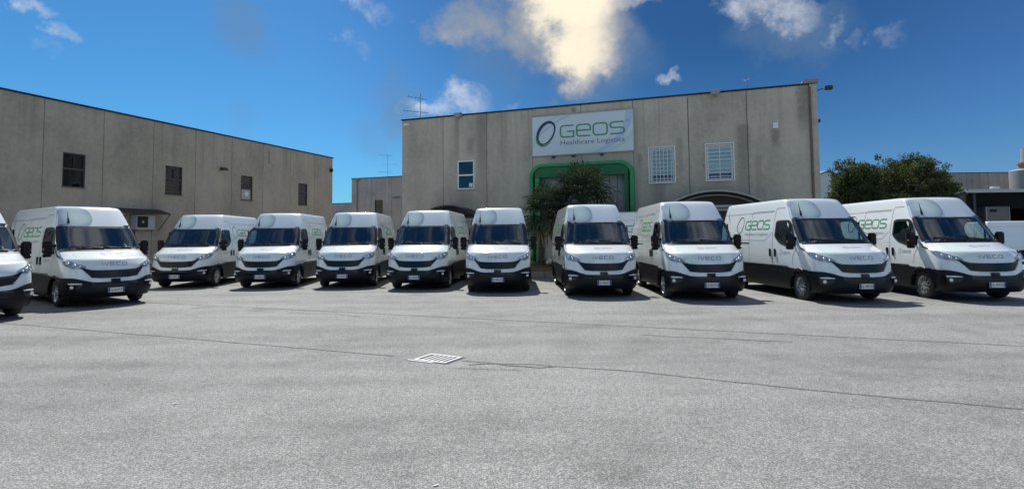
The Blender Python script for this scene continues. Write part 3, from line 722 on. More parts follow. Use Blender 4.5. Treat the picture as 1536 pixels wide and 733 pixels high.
    def ring(k, z0, z1, off, n=10):
        P = [(-k+2*k*i/n, z0) for i in range(n)]+[(k, z0+(z1-z0)*i/n) for i in range(n)]+[(k-2*k*i/n, z1) for i in range(n)]+[(-k, z1-(z1-z0)*i/n) for i in range(n)]
        return [fxi(a, z, off) for a, z in P]
    r1 = ring(.968, 1.462, 2.108, .012); r2 = ring(.885, 1.535, 2.055, .012); r3 = [(x, y+.03, z) for x, y, z in r2]; n = len(r1)
    V = r1+r2+r3; Fc = [(j, (j+1) % n, n+(j+1) % n, n+j) for j in range(n)]+[(n+j, n+(j+1) % n, 2*n+(j+1) % n, 2*n+j) for j in range(n)]
    link('windscreen_surround', mkmesh('windscreen_surround', V, Fc, 'seal'), root)
    rows = [[fxi(-.93+1.86*i/16, z, .012 if z < 1.46 else .014) for i in range(17)] for z in (1.437, 1.452, 1.468)]
    gridobj('cowl', rows, 'plastic', root, False, (0, 0, 0))
    for x0, x1 in ((-.70, .02), (.02, .70)):
        b = MB(); p = [(x0+(x1-x0)*t_, front(x0+(x1-x0)*t_, 1.50+.07*(1-t_))-.035, 1.50+.07*(1-t_)) for t_ in (0, .3, .6, 1)]; b.tube(p, .012, 5)
        p2 = [(x1, front(x1, 1.47)-.02, 1.46), p[2]]; b.tube(p2, .010, 5); b.build('wiper', 'seal', root)
    # cab
    b = MB(); b.box((0, 1.80, .62), (1.86, 1.5, .04)); b.box((0, 2.50, 1.40), (1.74, .03, 1.5)); b.box((0, 2.0, 2.13), (1.64, .98, .03))
    for s in (1, -1): b.box((s*.93, 1.9, 1.0), (.03, 1.2, .72))
    b.box((0, 1.20, 1.0), (1.84, .04, .8)); b.build('cab_lining', 'interior', root)
    b = MB(); b.bev((0, 1.24, 1.40), (1.74, .46, .10), .04); b.bev((.44, 1.38, 1.46), (.40, .18, .09), .03); b.build('dashboard', 'interior', root, smooth=True, autosm=50)
    for x, w in ((.48, .50), (-.18, .44), (-.62, .44)):
        b = MB(); b.bev((x, 1.98, .98), (w, .50, .16), .05); b.bev((x, 2.22, 1.33), (w*.95, .14, .62), .05, rot=Matrix.Rotation(-.12, 3, 'X')); b.bev((x, 2.28, 1.74), (.26, .10, .19), .04)
        b.build('seat', 'seat', root, smooth=True, autosm=50)
    b = MB(); pts = []
    for j in range(17):
        a = 2*pi*j/16; v = Matrix.Rotation(-.55, 3, 'X') @ Vector((.19*cos(a), 0, .19*sin(a))); pts.append((.48+v.x, 1.62+v.y, 1.44+v.z))
    b.tube(pts, .016, 6, caps=False); b.tube([(.48, 1.62, 1.44), (.48, 1.48, 1.34)], .03, 6); b.tube([(.30, 1.62, 1.44), (.66, 1.62, 1.44)], .014, 5); b.build('steering_wheel', 'interior', root, smooth=True)
    b = MB(); b.bev((0, 1.62, 1.98), (.22, .03, .07), .012); b.build('rear_view_mirror', 'interior', root)
    # badge lettering, bonnet roundel, number plate
    on_front('maker_lettering', word('IVeCO', .078, .2, .42, .56), -.28, 1.062, 'print_grey', root, .009)
    def hood(VF, cx, z0, nm, mt):
        V, Fc = VF; link(nm, mkmesh(nm, [(cx+a, front(cx+a, z0+b)-.002, z0+b+.004) for a, b in V], Fc, mt), root)
    hood(oval(0, 0, .075, .018, 0, .007, 0, 360), -.10, 1.345, 'bonnet_oval', 'print_grey')
    hood(word('GEOS', .018, .22, .3, .30), .02, 1.337, 'bonnet_name', 'print_light')
    # pale green livery print: bubble above the windscreen, tint on the bonnet
    rows = []
    for j in range(13):
        z = 2.118+(2.632-2.118)*j/12; kz = (z-2.36)/.29; xr = -.42+.36*sqrt(max(0, 1-abs(kz)**2.6)); w = sidew(z); xl = -w*.985
        rows.append([(x, front(x, z)-.006, z) for x in [xl+(xr-xl)*i/14 for i in range(15)]])
    gridobj('livery_bubble', rows, 'bubble', root, False, (0, 0, 0))
    rows = []
    for j in range(11):
        z = .975+(1.40-.975)*j/10; xl = -.52-.20*sm(.97, 1.1, z); xr = -.24-.25*sm(1.18, 1.40, z)
        rows.append([(x, front(x, z)-.005, z+.002) for x in [xl+(xr-xl)*i/8 for i in range(9)]])
    gridobj('bonnet_tint', rows, 'tint', root, False, (0, 0, 0))
    # bonnet shut line
    b = []
    for i in range(25):
        k = -.9+1.8*i/24; b.append(fxi(k, 1.025+.16*sm(.45, .9, abs(k))+.02, .006))
    for s in (1, -1):
        bb = MB(); bb.tube([fxi(s*.94, 1.45, .004), fxi(s*.955, 1.38, .004), fxi(s*.96, 1.31, .004), fxi(s*.955, 1.26, .004)], .006, 4); bb.build('bonnet_seam', 'seam', root)
    # black A-pillar foot between lamp and mirror
    for s in (1, -1):
        rows = []
        for j, (k, z0, z1) in enumerate(((.985, 1.265, 1.295), (.992, 1.30, 1.345), (.996, 1.345, 1.405), (.992, 1.38, 1.455), (.985, 1.42, 1.52))):
            rows.append([fxi(s*k, z0+(z1-z0)*i/3, .010) for i in range(4)])
        gridobj('pillar_trim', rows, 'seal', root, False, (0, 0, 0))
    y = -.065; b = MB(); b.box((0, y, .43), (.372, .012, .122)); po = b.build('number_plate', 'plate', root)
    b = MB(); b.box((-.165, y-.008, .43), (.036, .004, .112)); b.box((.165, y-.008, .43), (.036, .004, .112)); b.build('plate_band', 'plate_blue', po)
    root['_plate'] = 1
    b = MB(); b.bev((0, y+.03, .43), (.42, .05, .15), .01); b.build('plate_holder', 'plastic', root)
    # antenna
    x, z = -.61, 2.21; y = front(x, z); b = MB(); b.tube([(x, y-.01, z-.03), (x, y-.005, z+.05), (x, y+.05, z+.17), (x, y+.09, z+.30)], [.035, .026, .010, .005], 7); b.build('antenna', 'seal', root)
    # tail: doors, lamps, bumper
    b = MB(); b.box((0, 5.785, 1.55), (.014, .01, 1.7)); b.box((0, 5.785, .72), (1.5, .01, .014)); b.build('rear_door_seam', 'seam', root)
    for s in (1, -1):
        b = MB(); b.bev((s*.90, 5.77, 1.15), (.14, .05, .42), .015); b.build('tail_light', 'red_lens', root)
        b = MB(); b.bev((s*.86, 5.74, 2.1), (.05, .06, .10), .01); b.build('hinge', 'seal', root)
    del root['_plate']
    return root

def copy_tree(o, parent=None):
    c = o.copy(); C.objects.link(c)
    if parent: c.parent = parent
    for ch in list(o.children): copy_tree(ch, c)
    return c

VANS = [   # x, y of the nose, heading, registration, label
 (-.449, 16.713, -.3, 'GJ 483XN', 'white van seen square on, left of the palm planter in mid row'),
 (-11.2, 11.85, 60, 'GJ 871XP', 'white high roof van cut off by the left edge, only nose and one mirror showing'),
 (-10.419, 14.704, 54.6, 'GJ 869XP', 'white high roof van turned towards the right, in front of the wall air conditioner'),
 (-11.81, 19.595, 5.4, 'GJ 485XN', 'farthest white van, leftmost of those facing straight out, under the left hall wall'),
 (-8.58, 19.042, 5.0, 'GJ 486XN', 'second white van from the left among those facing straight out, partly covering its neighbour'),
 (-5.762, 18.938, 3.5, 'GJ 487XN', 'white van standing in front of the gap between the two halls'),
 (-3.165, 18.015, -4.1, 'GJ 488XN', 'white van just left of the square-on one, below the small dark arched canopy'),
 (2.484, 15.276, .2, 'GJ 482XN', 'white van in front of the palms and the green doorway, right of the planter'),
 (5.035, 14.222, -2.1, 'GJ 481XN', 'white van below the two barred windows, its left flank foreshortened'),
 (8.467, 13.48, 3.4, 'GJ 480XN', 'white van with its whole lettered flank showing, by the right corner of the hall'),
 (11.608, 13.496, -3.0, 'GJ 479XN', 'rightmost white lettered van, below the two bushy trees'),
 (8.85, 22.55, 70.7, 'GJ 478XN', 'white van parked sideways against the hall wall, mostly hidden behind two others'),
]
VG = 'white delivery vans lined up in the yard'
proto = make_van()
plate_cache = {}
roots = []
for i, (x, y, a, reg, lab) in enumerate(VANS):
    roots.append(proto if i == 0 else copy_tree(proto))
for r, (x, y, a, reg, lab) in zip(roots, VANS):
    r.location = (x, y, 0); r.rotation_euler = (0, 0, radians(a)); tag(r, lab, 'van', VG)
    V, Fc = font_text(reg, .095, .27)
    me = mkmesh('plate_number', [(a_-.135, -.0735, b_+.397) for a_, b_ in V], Fc, 'seal')
    pl = [c for c in r.children if c.name.startswith('number_plate')][0]
    link('plate_number', me, pl)
# the unlettered low van by the canopy
lv = copy_tree(proto)
def drop(o):
    for ch in list(o.children): drop(ch)
    bpy.data.objects.remove(o)
for ch in list(lv.children):
    if ch.name.split('.')[0].startswith(('livery', 'door_oval', 'door_name', 'bonnet_oval', 'bonnet_name', 'bonnet_tint', 'slide_rail', 'crease_shade_strip')): drop(ch)
lv.location = (31.4, 30.95, 0); lv.rotation_euler = (0, 0, radians(90)); lv.scale = (1, 1, .845)
tag(lv, 'plain white low roof van at the right edge, in front of the dark open shed', 'van')
lv.name = 'parked_van'

# ------------------------------------------------------------------ halls
def wallmesh(L, H, th, holes, name, mtl):     # slab in the x-z plane, outer face at y=0, going back to +th; holes (x0,x1,z0,z1)
    xs = sorted({0, L, *[h for q in holes for h in q[:2]]}); zs = sorted({0, H, *[h for q in holes for h in q[2:]]})
    V, Fc = [], []
    def solid(i, j):
        if i < 0 or j < 0 or i >= len(xs)-1 or j >= len(zs)-1: return False
        cx, cz = (xs[i]+xs[i+1])/2, (zs[j]+zs[j+1])/2
        return not any(q[0] < cx < q[1] and q[2] < cz < q[3] for q in holes)
    def quad(*p): k = len(V); V.extend(p); Fc.append((k, k+1, k+2, k+3))
    for i in range(len(xs)-1):
        for j in range(len(zs)-1):
            if not solid(i, j): continue
            a, b, c, d = xs[i], xs[i+1], zs[j], zs[j+1]
            quad((a, 0, c), (b, 0, c), (b, 0, d), (a, 0, d)); quad((b, th, c), (a, th, c), (a, th, d), (b, th, d))
            if not solid(i-1, j): quad((a, th, c), (a, 0, c), (a, 0, d), (a, th, d))
            if not solid(i+1, j): quad((b, 0, c), (b, th, c), (b, th, d), (b, 0, d))
            if not solid(i, j-1): quad((a, th, c), (b, th, c), (b, 0, c), (a, 0, c))
            if not solid(i, j+1): quad((a, 0, d), (b, 0, d), (b, th, d), (a, th, d))
    me = mkmesh(name, V, Fc, mtl, merge=.0005)
    bm = bmesh.new(); bm.from_mesh(me)
    ed = [e for e in bm.edges if len(e.link_faces) == 2 and abs(e.verts[0].co.y) < 1e-4 and abs(e.verts[1].co.y) < 1e-4 and e.calc_face_angle(0) > 1]
    bmesh.ops.bevel(bm, geom=ed, offset=.014, segments=1, affect='EDGES'); bm.to_mesh(me); bm.free(); return me
def frame_of(d):    # local x along the wall, local y into the building
    return atan2(d[1], d[0])

def hall(name, origin, d, n0, n1, pw, H, mtl, holes, depth, lab, last=None, cop='coping', gap=.018):
    """origin = foot of joint 0; panels n0..n1-1 along d"""
    rz = frame_of(d); root = empty(name, (origin[0], origin[1], 0), rz); tag(root, lab, 'building')
    cache = {}
    x_end = last if last else n1*pw
    for i in range(n0, n1):
        x0 = i*pw; x1 = min((i+1)*pw, x_end); hs = tuple((round(a-x0-gap/2, 4), round(b-x0-gap/2, 4), c, e) for a, b, c, e in holes if x0 <= (a+b)/2 < x1)
        key = (hs, round(x1-x0, 3))
        if key not in cache: cache[key] = wallmesh(x1-x0-gap, H, .18, hs, 'panel', mtl)
        link('panel', cache[key], root, (x0+gap/2, 0, 0))
    L = x_end-n0*pw; x0 = n0*pw
    b = MB()   # backing behind the joints, with the same openings
    hh = [(a-x0-.05, c-x0+.05, e-.05, f+.05) for a, c, e, f in holes]
    link('inner_wall', wallmesh(L-.1, H-.12, .06, [(a-.05, b_-.05, c, d_) for a, b_, c, d_ in hh], 'inner_wall', 'joint'), root, (x0+.05, .19, 0))
    b = MB(); b.box((x0+L/2, .10, H+.035), (L+.06, .34, .055)); b.build('coping', cop, root)
    b = MB(); b.box((x0+L/2, depth/2+.14, H-.35), (L-.3, depth-.3, .15)); b.build('roof', 'roofing', root)
    b = MB(); b.box((x_end-.09, depth/2+.2, H/2), (.18, depth-.05, H)); b.box((x0+.09, depth/2+.2, H/2), (.18, depth-.05, H)); b.box((x0+L/2, depth+.3, H/2), (L, .16, H))
    b.build('outer_wall', mtl, root)
    return root
dL = (0.317, 0.9484); dF = (0.944, -0.330)
LH = [(.78, 1.73, 4.06, 5.57), (5.70, 6.70, 4.06, 5.57), (10.72, 11.65, 4.06, 5.56), (15.80, 16.74, 4.02, 5.54)]
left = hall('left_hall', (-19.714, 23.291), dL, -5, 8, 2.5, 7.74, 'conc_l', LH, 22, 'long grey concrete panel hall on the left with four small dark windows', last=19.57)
FH = [(3.32, 4.30, 4.19, 5.73), (13.26, 14.32, 4.17, 5.75), (15.78, 16.85, 4.17, 5.75)]
DOORS = [(7.78, 12.26, 0.02, 4.62)]
# keep the doorway inside whole panels
FH2 = FH+[(7.78, 9.99, .0, 4.6), (10.01, 12.26, .0, 4.6), (14.6, 14.99, .0, 2.9), (15.01, 17.49, .0, 2.9), (17.51, 18.1, .0, 2.9), (2.55, 4.4, .0, 2.6)]
main = hall('main_hall', (-6.01, 30.371), dF, 0, 8, 2.5, 8.12, 'conc_f', FH2, 24, 'tall grey concrete hall with the company sign and green doorway', last=20.0)
# corner pier with brown downpipe
b = MB(); b.box((20.15, .08, 4.06), (.28, .30, 8.12)); b.build('corner_pier', 'conc_f', main)
b = MB(); b.tube([(20.02, -.07, 0), (20.02, -.07, 8.0)], .05, 8); b.build('downpipe', mat('downpipe_brown', (.17, .12, .09), .6, build=grain(5, .3)), main)
b = MB(); b.bev((20.06, .1, 8.24), (.62, .5, .16), .03); b.build('roof_vent', 'kerb', main)
b = MB(); b.tube([(20.3, .1, 7.85), (20.62, -.1, 7.90)], .02, 6); b.bev((20.74, -.12, 7.88), (.30, .20, .18), .03); b.build('corner_light', 'steel_dark', main)
b = MB(); b.bev((20.34, -.1, 6.5), (.08, .1, .14), .01); b.build('wall_bracket', 'steel_dark', main)
def floodlight(x, z, s=1.0, parent=main):
    b = MB(); b.bev((x, -.16, z+.06), (.38*s, .30, .24), .03, rot=Matrix.Rotation(.25, 3, 'X')); b.tube([(x, .02, z-.12), (x, -.12, z)], .025, 6); o = b.build('floodlight', 'kerb', parent)
    b = MB(); b.box((x, -.318, z+.045), (.30*s, .01, .17), rot=Matrix.Rotation(.25, 3, 'X')); b.build('glass', 'light_glass', o)
floodlight(3.46, 8.07); floodlight(16.21, 8.06, 1.1)
b = MB(); b.tube([(.34, .0, 7.8), (.34, -.2, 7.82)], .02, 6); b.bev((.42, -.25, 7.83), (.34, .16, .10), .03); b.build('wall_camera', 'frame_white', main)
b = MB(); b.bev((18.64, -.05, 6.44), (.22, .09, .27), .015); b.build('wall_box', 'frame_white', main)
# windows ------------------------------------------------------------
def window(parent, x0, x1, z0, z1, mtl, mid=None, bars=None, fw=.06, room=True, pm='pane', proud=0.):
    cx, cz, w, h = (x0+x1)/2, (z0+z1)/2, x1-x0, z1-z0; yy = .07-proud
    b = MB(); b.box((cx, yy, z0+fw/2), (w, .06, fw)); b.box((cx, yy, z1-fw/2), (w, .06, fw))
    for xx in (x0+fw/2, x1-fw/2): b.box((xx, yy, cz), (fw, .06, h-2*fw))
    f = b.build('window', mtl, parent)
    if mid: b = MB(); b.box((cx, yy, mid), (w-2*fw, .05, fw*1.1)); b.build('transom', mtl, f)
    b = MB(); b.box((cx, yy+.02, cz), (w-2*fw+.01, .006, h-2*fw+.01)); b.build('pane', pm, f)
    b = MB(); b.box((cx, .7, cz), (w+.6, .02, h+.6)); b.box((cx, .47, z0-.25), (w+.6, .44, .02)); b.build('room_back', 'dark', f)
    b = MB(); b.box((cx, -.01, z0-.02), (w+.06, .10, .04)); b.build('sill', 'kerb', f)
    return f
# left hall
for k, (x0, x1, z0, z1) in enumerate(LH):
    f = window(left, x0, x1, z0, z1, 'frame_dark', mid=(z0+z1)/2+.06)
    if k in (0, 1):
        b = MB(); b.box(((x0+x1)/2, .06, z1-.42), (.03, .04, .62)); b.build('mullion', 'frame_dark', f)
        b = MB(); b.box(((x0+x1)/2, .05, (z0+z1)/2+.06), (x1-x0-.14, .03, .03)); b.build('bar', 'frame_mid', f)
    if k >= 1:
        for j in range(9): b = MB(); b.box(((x0+x1)/2, .055, z0+.12+j*.155), (x1-x0-.13, .03, .028)); b.build('bar', 'frame_mid' if k > 1 else 'frame_dark', f)
    if k == 2:
        b = MB(); b.box(((x0+x1)/2-.06, .02, z0+.36), (.70, .03, .60)); b.build('vent_plate', 'ac', f)
        b = MB(); b.lathe([(.16, .0), (.15, -.03), (.0005, -.035)], 16, 'Y', ((x0+x1)/2-.04, .0, z0+.40)); b.build('vent_cap', 'frame_white', f)
# left hall fittings
b = MB(); b.tube([(9.14, 0, 5.70), (9.14, -.16, 5.74)], .03, 6); b.bev((9.2, -.26, 5.76), (.42, .26, .12), .03, rot=Matrix.Rotation(.4, 3, 'X')); b.build('wall_lamp', 'steel_dark', left)
b = MB(); b.bev((19.28, -.12, 6.80), (.30, .2, .34), .08, rot=Matrix.Rotation(.7, 3, 'Y')); b.build('wall_lamp', 'steel_dark', left)
b = MB(); b.box((13.0, -.012, 7.0), (.10, .03, .9)); b.build('overflow_pipe', 'kerb', left)
ac = empty('air_conditioner', (-19.714+dL[0]*4.35, 23.291+dL[1]*4.35, 0), frame_of(dL)); tag(ac, 'grey air conditioning unit on the left hall wall under a small awning', 'air conditioner')
b = MB(); b.bev((-.05, -.30, 2.58), (1.00, .38, .72), .02); b.build('casing', 'ac', ac)
b = MB(); b.box((-.22, -.50, 2.60), (.54, .01, .54)); b.build('grille', 'hole', ac)
for k in range(4):
    b = MB(); pts = [(-.22+.065*(k+1)*cos(2*pi*j/20), -.512, 2.60+.065*(k+1)*sin(2*pi*j/20)) for j in range(21)]; b.tube(pts, .006, 4, caps=False); b.build('guard_ring', 'steel_dark', ac)
b = MB(); b.lathe([(.065, -.51), (.05, -.535), (.0005, -.54)], 14, 'Y', (-.22, 0, 2.60)); b.build('hub', 'ac', ac)
for x in (-.45, .35): b = MB(); b.box((x, -.25, 2.19), (.04, .5, .04)); b.build('bracket', 'steel_dark', ac)
aw = empty('small_awning', (-19.714+dL[0]*4.25, 23.291+dL[1]*4.25, 0), frame_of(dL)); tag(aw, 'small brown awning with side post above the air conditioner', 'awning')
b = MB(); b.box((0, -.40, 3.12), (2.3, .86, .05), rot=Matrix.Rotation(.28, 3, 'X')); b.build('roof', 'awn', aw)
for x in (-1.1, 1.1): b = MB(); b.tube([(x, -.78, 2.98), (x, -.04, 2.2)], .02, 6); b.build('strut', 'steel_dark', aw)
# main hall windows
f = window(main, *FH[0], 'frame_white', mid=4.95, fw=.075, proud=.02)
b = MB(); b.box((4.08, .045, 4.42), (.20, .01, .20)); b.build('notice', 'plate', f)
for (x0, x1, z0, z1), kind in ((FH[1], 0), (FH[2], 1)):
    f = window(main, x0, x1, z0, z1, 'frame_white', fw=.06, pm='pane_clear')
    b = MB(); b.box(((x0+x1)/2, .115, (z0+z1)/2+.14), (x1-x0-.10, .01, z1-z0-.36)); b.build('blind', 'blind', f)
    for j in range(8 if kind else 0): b = MB(); b.box(((x0+x1)/2, .104, z0+.32+j*.155), (x1-x0-.12, .016, .05)); b.build('blind_slat', 'frame_white', f)
    n = 6 if kind else 7
    for j in range(n): xx = x0+.12+(x1-x0-.24)*(j+.5)/n; b = MB(); b.box((xx, .14, z0+.15), ((x1-x0-.24)/n-.03, .06, .15)); b.build('red_box', 'brick_red', f)
    gb = empty('window_guard'); gb.parent = main; gb['label'] = 'white burglar grid over the window'
    b = MB(); w, h = x1-x0+.12, z1-z0+.10; cx, cz = (x0+x1)/2, (z0+z1)/2
    for s in (-1, 1): b.box((cx, -.07, cz+s*h/2), (w+.04, .04, .045)); b.box((cx+s*w/2, -.07, cz), (.045, .04, h-.045))
    for s in (-1, 1):
        for q in (-.35, 0, .35): b.box((cx+s*(w/2+.06), -.045, cz+q*h), (.12, .02, .02))
    b.build('guard_frame', 'frame_white', gb)
    for j in range(1, 7 if kind == 0 else 2): b = MB(); b.box((cx-w/2+w*j/(7 if kind == 0 else 2), -.07, cz), (.024, .016, h-.05)); b.build('bar', 'frame_white', gb)
    for j in range(1, 9): b = MB(); b.box((cx, -.085, cz-h/2+h*j/9), (w-.05, .012, .020)); b.build('bar', 'frame_white', gb)
# company sign -------------------------------------------------------
fo, fr_ = Vector((-6.01, 30.371, 0)), frame_of(dF)
sg = empty('company_sign', fo, fr_); tag(sg, 'large pale sign board with GEOS Healthcare Logistics lettering above the green doorway', 'sign')
b = MB(); b.box((10.03, -.10, 6.685), (4.98, .08, 1.96)); b.build('board', mat('sign_board', (.62, .70, .72), .4, build=grain(.8, .05)), sg)
b = MB()
for z in (5.70, 7.67): b.box((10.03, -.10, z), (5.06, .11, .035))
for x in (7.52, 12.54): b.box((x, -.10, 6.685), (.04, .11, 1.94))
b.build('frame', 'light_metal', sg)
M['s_name'] = mat('sign_name_green', (.09, .27, .15), .4); M['s_blue'] = mat('sign_swoosh_blue', (.48, .57, .70), .4); M['s_green'] = mat('sign_swoosh_green', (.52, .65, .62), .4); M['s_grey'] = mat('sign_grey', (.12, .14, .17), .4)
def sgn(VF, x, z, nm, mt, y=-.145): V, Fc = VF; return link(nm, mkmesh(nm, [(x+a, y, z+b) for a, b in V], Fc, mt), sg)
def sw(p0, p1, p2, th, nm, mt, y):
    pts = []
    for j in range(25):
        q = j/24; pts.append(((1-q)**2*p0[0]+2*q*(1-q)*p1[0]+q*q*p2[0], (1-q)**2*p0[1]+2*q*(1-q)*p1[1]+q*q*p2[1]))
    v, f = ribbon(pts, th, lambda k: .25+.75*k if th > 0 else 1); v = [(max(7.56, min(12.5, a)), max(5.73, min(7.64, b))) for a, b in v]; sgn((v, f), 0, 0, nm, mt, y)
sw((10.2, 5.6), (12.3, 6.0), (12.4, 7.8), .42, 'swoosh', 's_blue', -.1425); sw((10.9, 5.65), (12.1, 5.9), (12.6, 6.7), .22, 'swoosh', 's_green', -.1435)
sw((7.5, 5.75), (7.6, 7.0), (9.6, 7.7), .14, 'swoosh', 's_blue', -.1425); sw((7.5, 6.3), (8.0, 7.3), (9.0, 7.68), .12, 'swoosh', 's_green', -.1435)
sgn(oval(0, 0, .40, .60, -.52, .16, 30, 290), 8.26, 6.80, 'oval_mark', 'print_navy')
sgn(oval(.02, -.01, .345, .565, -.52, .09, -120, 110), 8.26, 6.80, 'oval_mark', 'print_navy', -.1455)
sgn(oval(.0, .0, .46, .66, -.52, .09, 205, 335), 8.26, 6.80, 'oval_mark', 'print_green', -.146)
sgn(word('GEOS', .56, .13, .24, 3.12), 8.99, 6.56, 'name_lettering', 's_name')
sgn(font_text('Healthcare Logistics', .33, 3.12), 8.99, 6.17, 'tagline_lettering', 's_grey')
sgn(oval(0, 0, .05, .05, 0, .012), 12.26, 7.16, 'registered_mark', 's_grey')
for x in (8.6, 9.6, 11.0): b = MB(); b.box((x, -.08, 5.60), (.16, .12, .08)); b.build('bracket', 'steel_dark', sg)
b = MB(); b.bev((9.63, -.02, 7.9), (.16, .06, .18), .01); b.build('bracket', 'kerb', sg)
# green portal -------------------------------------------------------
pt = empty('green_portal', fo, fr_); tag(pt, 'bright green rounded portal frame round the doorway behind the palms', 'doorway')
def rrect(x0, x1, z1, r, n=8):
    return [(x0, .0)]+[(x0+r-r*cos(pi/2*j/n), z1-r+r*sin(pi/2*j/n)) for j in range(n+1)]+[(x1-r+r*sin(pi/2*j/n), z1-r+r*cos(pi/2*j/n)) for j in range(n+1)]+[(x1, .0)]
def band(o_, i_, y0, y1, nm, mt):
    n = len(o_); V = [(a, y0, b_) for a, b_ in o_]+[(a, y0, b_) for a, b_ in i_]+[(a, y1, b_) for a, b_ in o_]+[(a, y1, b_) for a, b_ in i_]
    Fc = []
    for j in range(n-1): Fc += [(n+j, n+j+1, j+1, j), (j, j+1, 2*n+j+1, 2*n+j), (n+j+1, n+j, 3*n+j, 3*n+j+1)]
    link(nm, mkmesh(nm, V, Fc, mt), pt)
OO = rrect(7.49, 12.54, 5.22, .62); II = rrect(7.66, 12.38, 5.08, .50)
band(OO, II, -.62, .0, 'frame', 'portal')
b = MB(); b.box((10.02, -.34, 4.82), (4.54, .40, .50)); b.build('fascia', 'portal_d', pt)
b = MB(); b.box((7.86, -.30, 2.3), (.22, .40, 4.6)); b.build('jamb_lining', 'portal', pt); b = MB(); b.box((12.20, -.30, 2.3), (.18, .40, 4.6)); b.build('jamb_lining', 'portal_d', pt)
for k in range(11):
    b = MB(); w = (12.1-7.97)/11; b.box((7.97+w*(k+.5), -.02, 2.31), (w-.025, .05, 4.6)); b.build('cladding_board', 'clad_grey', pt)
b = MB(); b.box((10.03, .03, 2.31), (4.2, .02, 4.6)); b.build('backing', 'joint', pt)
b = MB(); b.tube([(11.6, -.07, 0), (11.6, -.07, 4.6)], .03, 6); b.build('pipe', 'light_metal', pt)
b = MB(); b.box((8.75, -.06, 1.05), (1.3, .04, 2.1)); b.build('door', 'light_metal', pt)
# arched canopies -----------------------------------------------------
def arch(nm, cx, half, zc, rise, proj_, lab, mt, edge, ribs=True):
    r = (half*half+rise*rise)/(2*rise); a0 = math.asin(half/r); root = empty(nm, fo, fr_); tag(root, lab, 'canopy')
    def arc(rr, n=22): return [(cx+rr*sin(-a0+2*a0*j/n), zc-r+rise+rr*cos(-a0+2*a0*j/n)-(0)) for j in range(n+1)]
    P = arc(r)
    V = [(a, -proj_, z) for a, z in P]+[(a, 0, z) for a, z in P]+[(a, -proj_, z-.05) for a, z in P]+[(a, 0, z-.05) for a, z in P]; n = len(P); Fc = []
    for j in range(n-1): Fc += [(j, j+1, n+j+1, n+j), (2*n+j+1, 2*n+j, 3*n+j, 3*n+j+1)]
    link('barrel_sheet', mkmesh('barrel_sheet', V, Fc, mt, smooth=True, autosm=40), root)
    for y, rr, w in ((-proj_-.02, r+.015, .045), (-proj_*.45, r-.12, .03), (-.05, r-.10, .04)):
        b = MB(); b.tube([(a, y, z) for a, z in arc(rr)], w, 6); b.build('arch_rib', edge, root)
    V = [(a, -.12, z-.1) for a, z in P]+[(a, -.12, zc-.02) for a, z in P]
    b = MB(); b.box((cx, -proj_*.5, zc), (half*2, .05, .06)); b.box((cx, -.1, zc), (half*2, .08, .1)); b.build('tie_beam', edge, root)
    V = [(a, -.06, z-.06) for a, z in P]+[(a, -.06, min(z-.06, zc)) for a, z in P]
    link('end_sheet', mkmesh('end_sheet', V, [(j, j+1, n+j+1, n+j) for j in range(n-1)], 'awn'), root)
    for s in (-1, 1): b = MB(); b.tube([(cx+s*half, -proj_, zc), (cx+s*half, -.03, zc-.9)], .03, 6); b.build('strut', edge, root)
    return root
arch('arched_canopy', 16.05, 2.25, 2.80, .78, 1.1, 'wide arched canopy over the dock doors below the barred windows', 'awn', 'awn_edge')
arch('arched_canopy', 3.35, 1.55, 2.72, .55, 1.3, 'small dark arched canopy over the side door left of the sign', 'awn', 'awn')
# dock doors below the canopies
for (x0, x1, z1, nm, mt) in ((14.6, 18.1, 2.9, 'dock_door', 'steel_dark'), (2.55, 4.4, 2.6, 'side_door', 'clad_grey')):
    o = empty(nm); o.parent = main
    k = int((x1-x0)/.29); w = (x1-x0)/k
    for j in range(k): b = MB(); b.box((x0+w*(j+.5), .10, z1/2), (w-.02, .05, z1)); b.build('door_board', mt, o)
    b = MB(); b.box(((x0+x1)/2, -.03, z1+.06), (x1-x0+.2, .10, .12)); b.build('lintel', 'light_metal', o)
    b = MB(); b.box(((x0+x1)/2, .14, z1/2), (x1-x0, .02, z1)); b.build('backing', 'dark', o)
# antennas ------------------------------------------------------------
def yagi(loc, h, els, lab, rz=0., r=.018):
    root = empty('rooftop_antenna', loc, rz); tag(root, lab, 'antenna', 'rooftop antennas')
    b = MB(); b.tube([(0, 0, 0), (0, 0, h)], r, 6); b.build('mast', 'alum', root)
    for (z, L, tilt, n) in els:
        b = MB(); b.tube([(-L*.75, 0, z+tilt), (L*.35, 0, z)], r*.7, 5); b.build('boom', 'alum', root)
        for j in range(n):
            x = -L*.75+L*1.1*j/(n-1); zz = z+tilt*(1-j/(n-1)); b = MB(); b.tube([(x, -.28, zz), (x, .28, zz)], r*.45, 4); b.build('element', 'alum', root)
P0 = fo+Vector((dF[0], dF[1], 0))*.87+Vector((.33*.5, .944*.5, 0))
yagi((P0.x, P0.y, 7.9), 1.75, [(1.45, .9, .12, 6), (.72, 1.2, .05, 8)], 'thin rooftop antenna at the left end of the main hall roof', .3)
yagi((-13.85, 62, 7.9), 3.2, [(3.0, 1.3, .03, 8), (2.0, -1.5, .03, 7), (1.1, 1.4, .05, 8)], 'tall antenna with three booms on the low rear hall', .2)
yagi((17.2, 40, 7.9), 5.2, [(5.0, .10, .02, 2), (4.2, .12, .02, 2)], 'slender antenna standing behind the right end of the main hall roof', .5, .012)
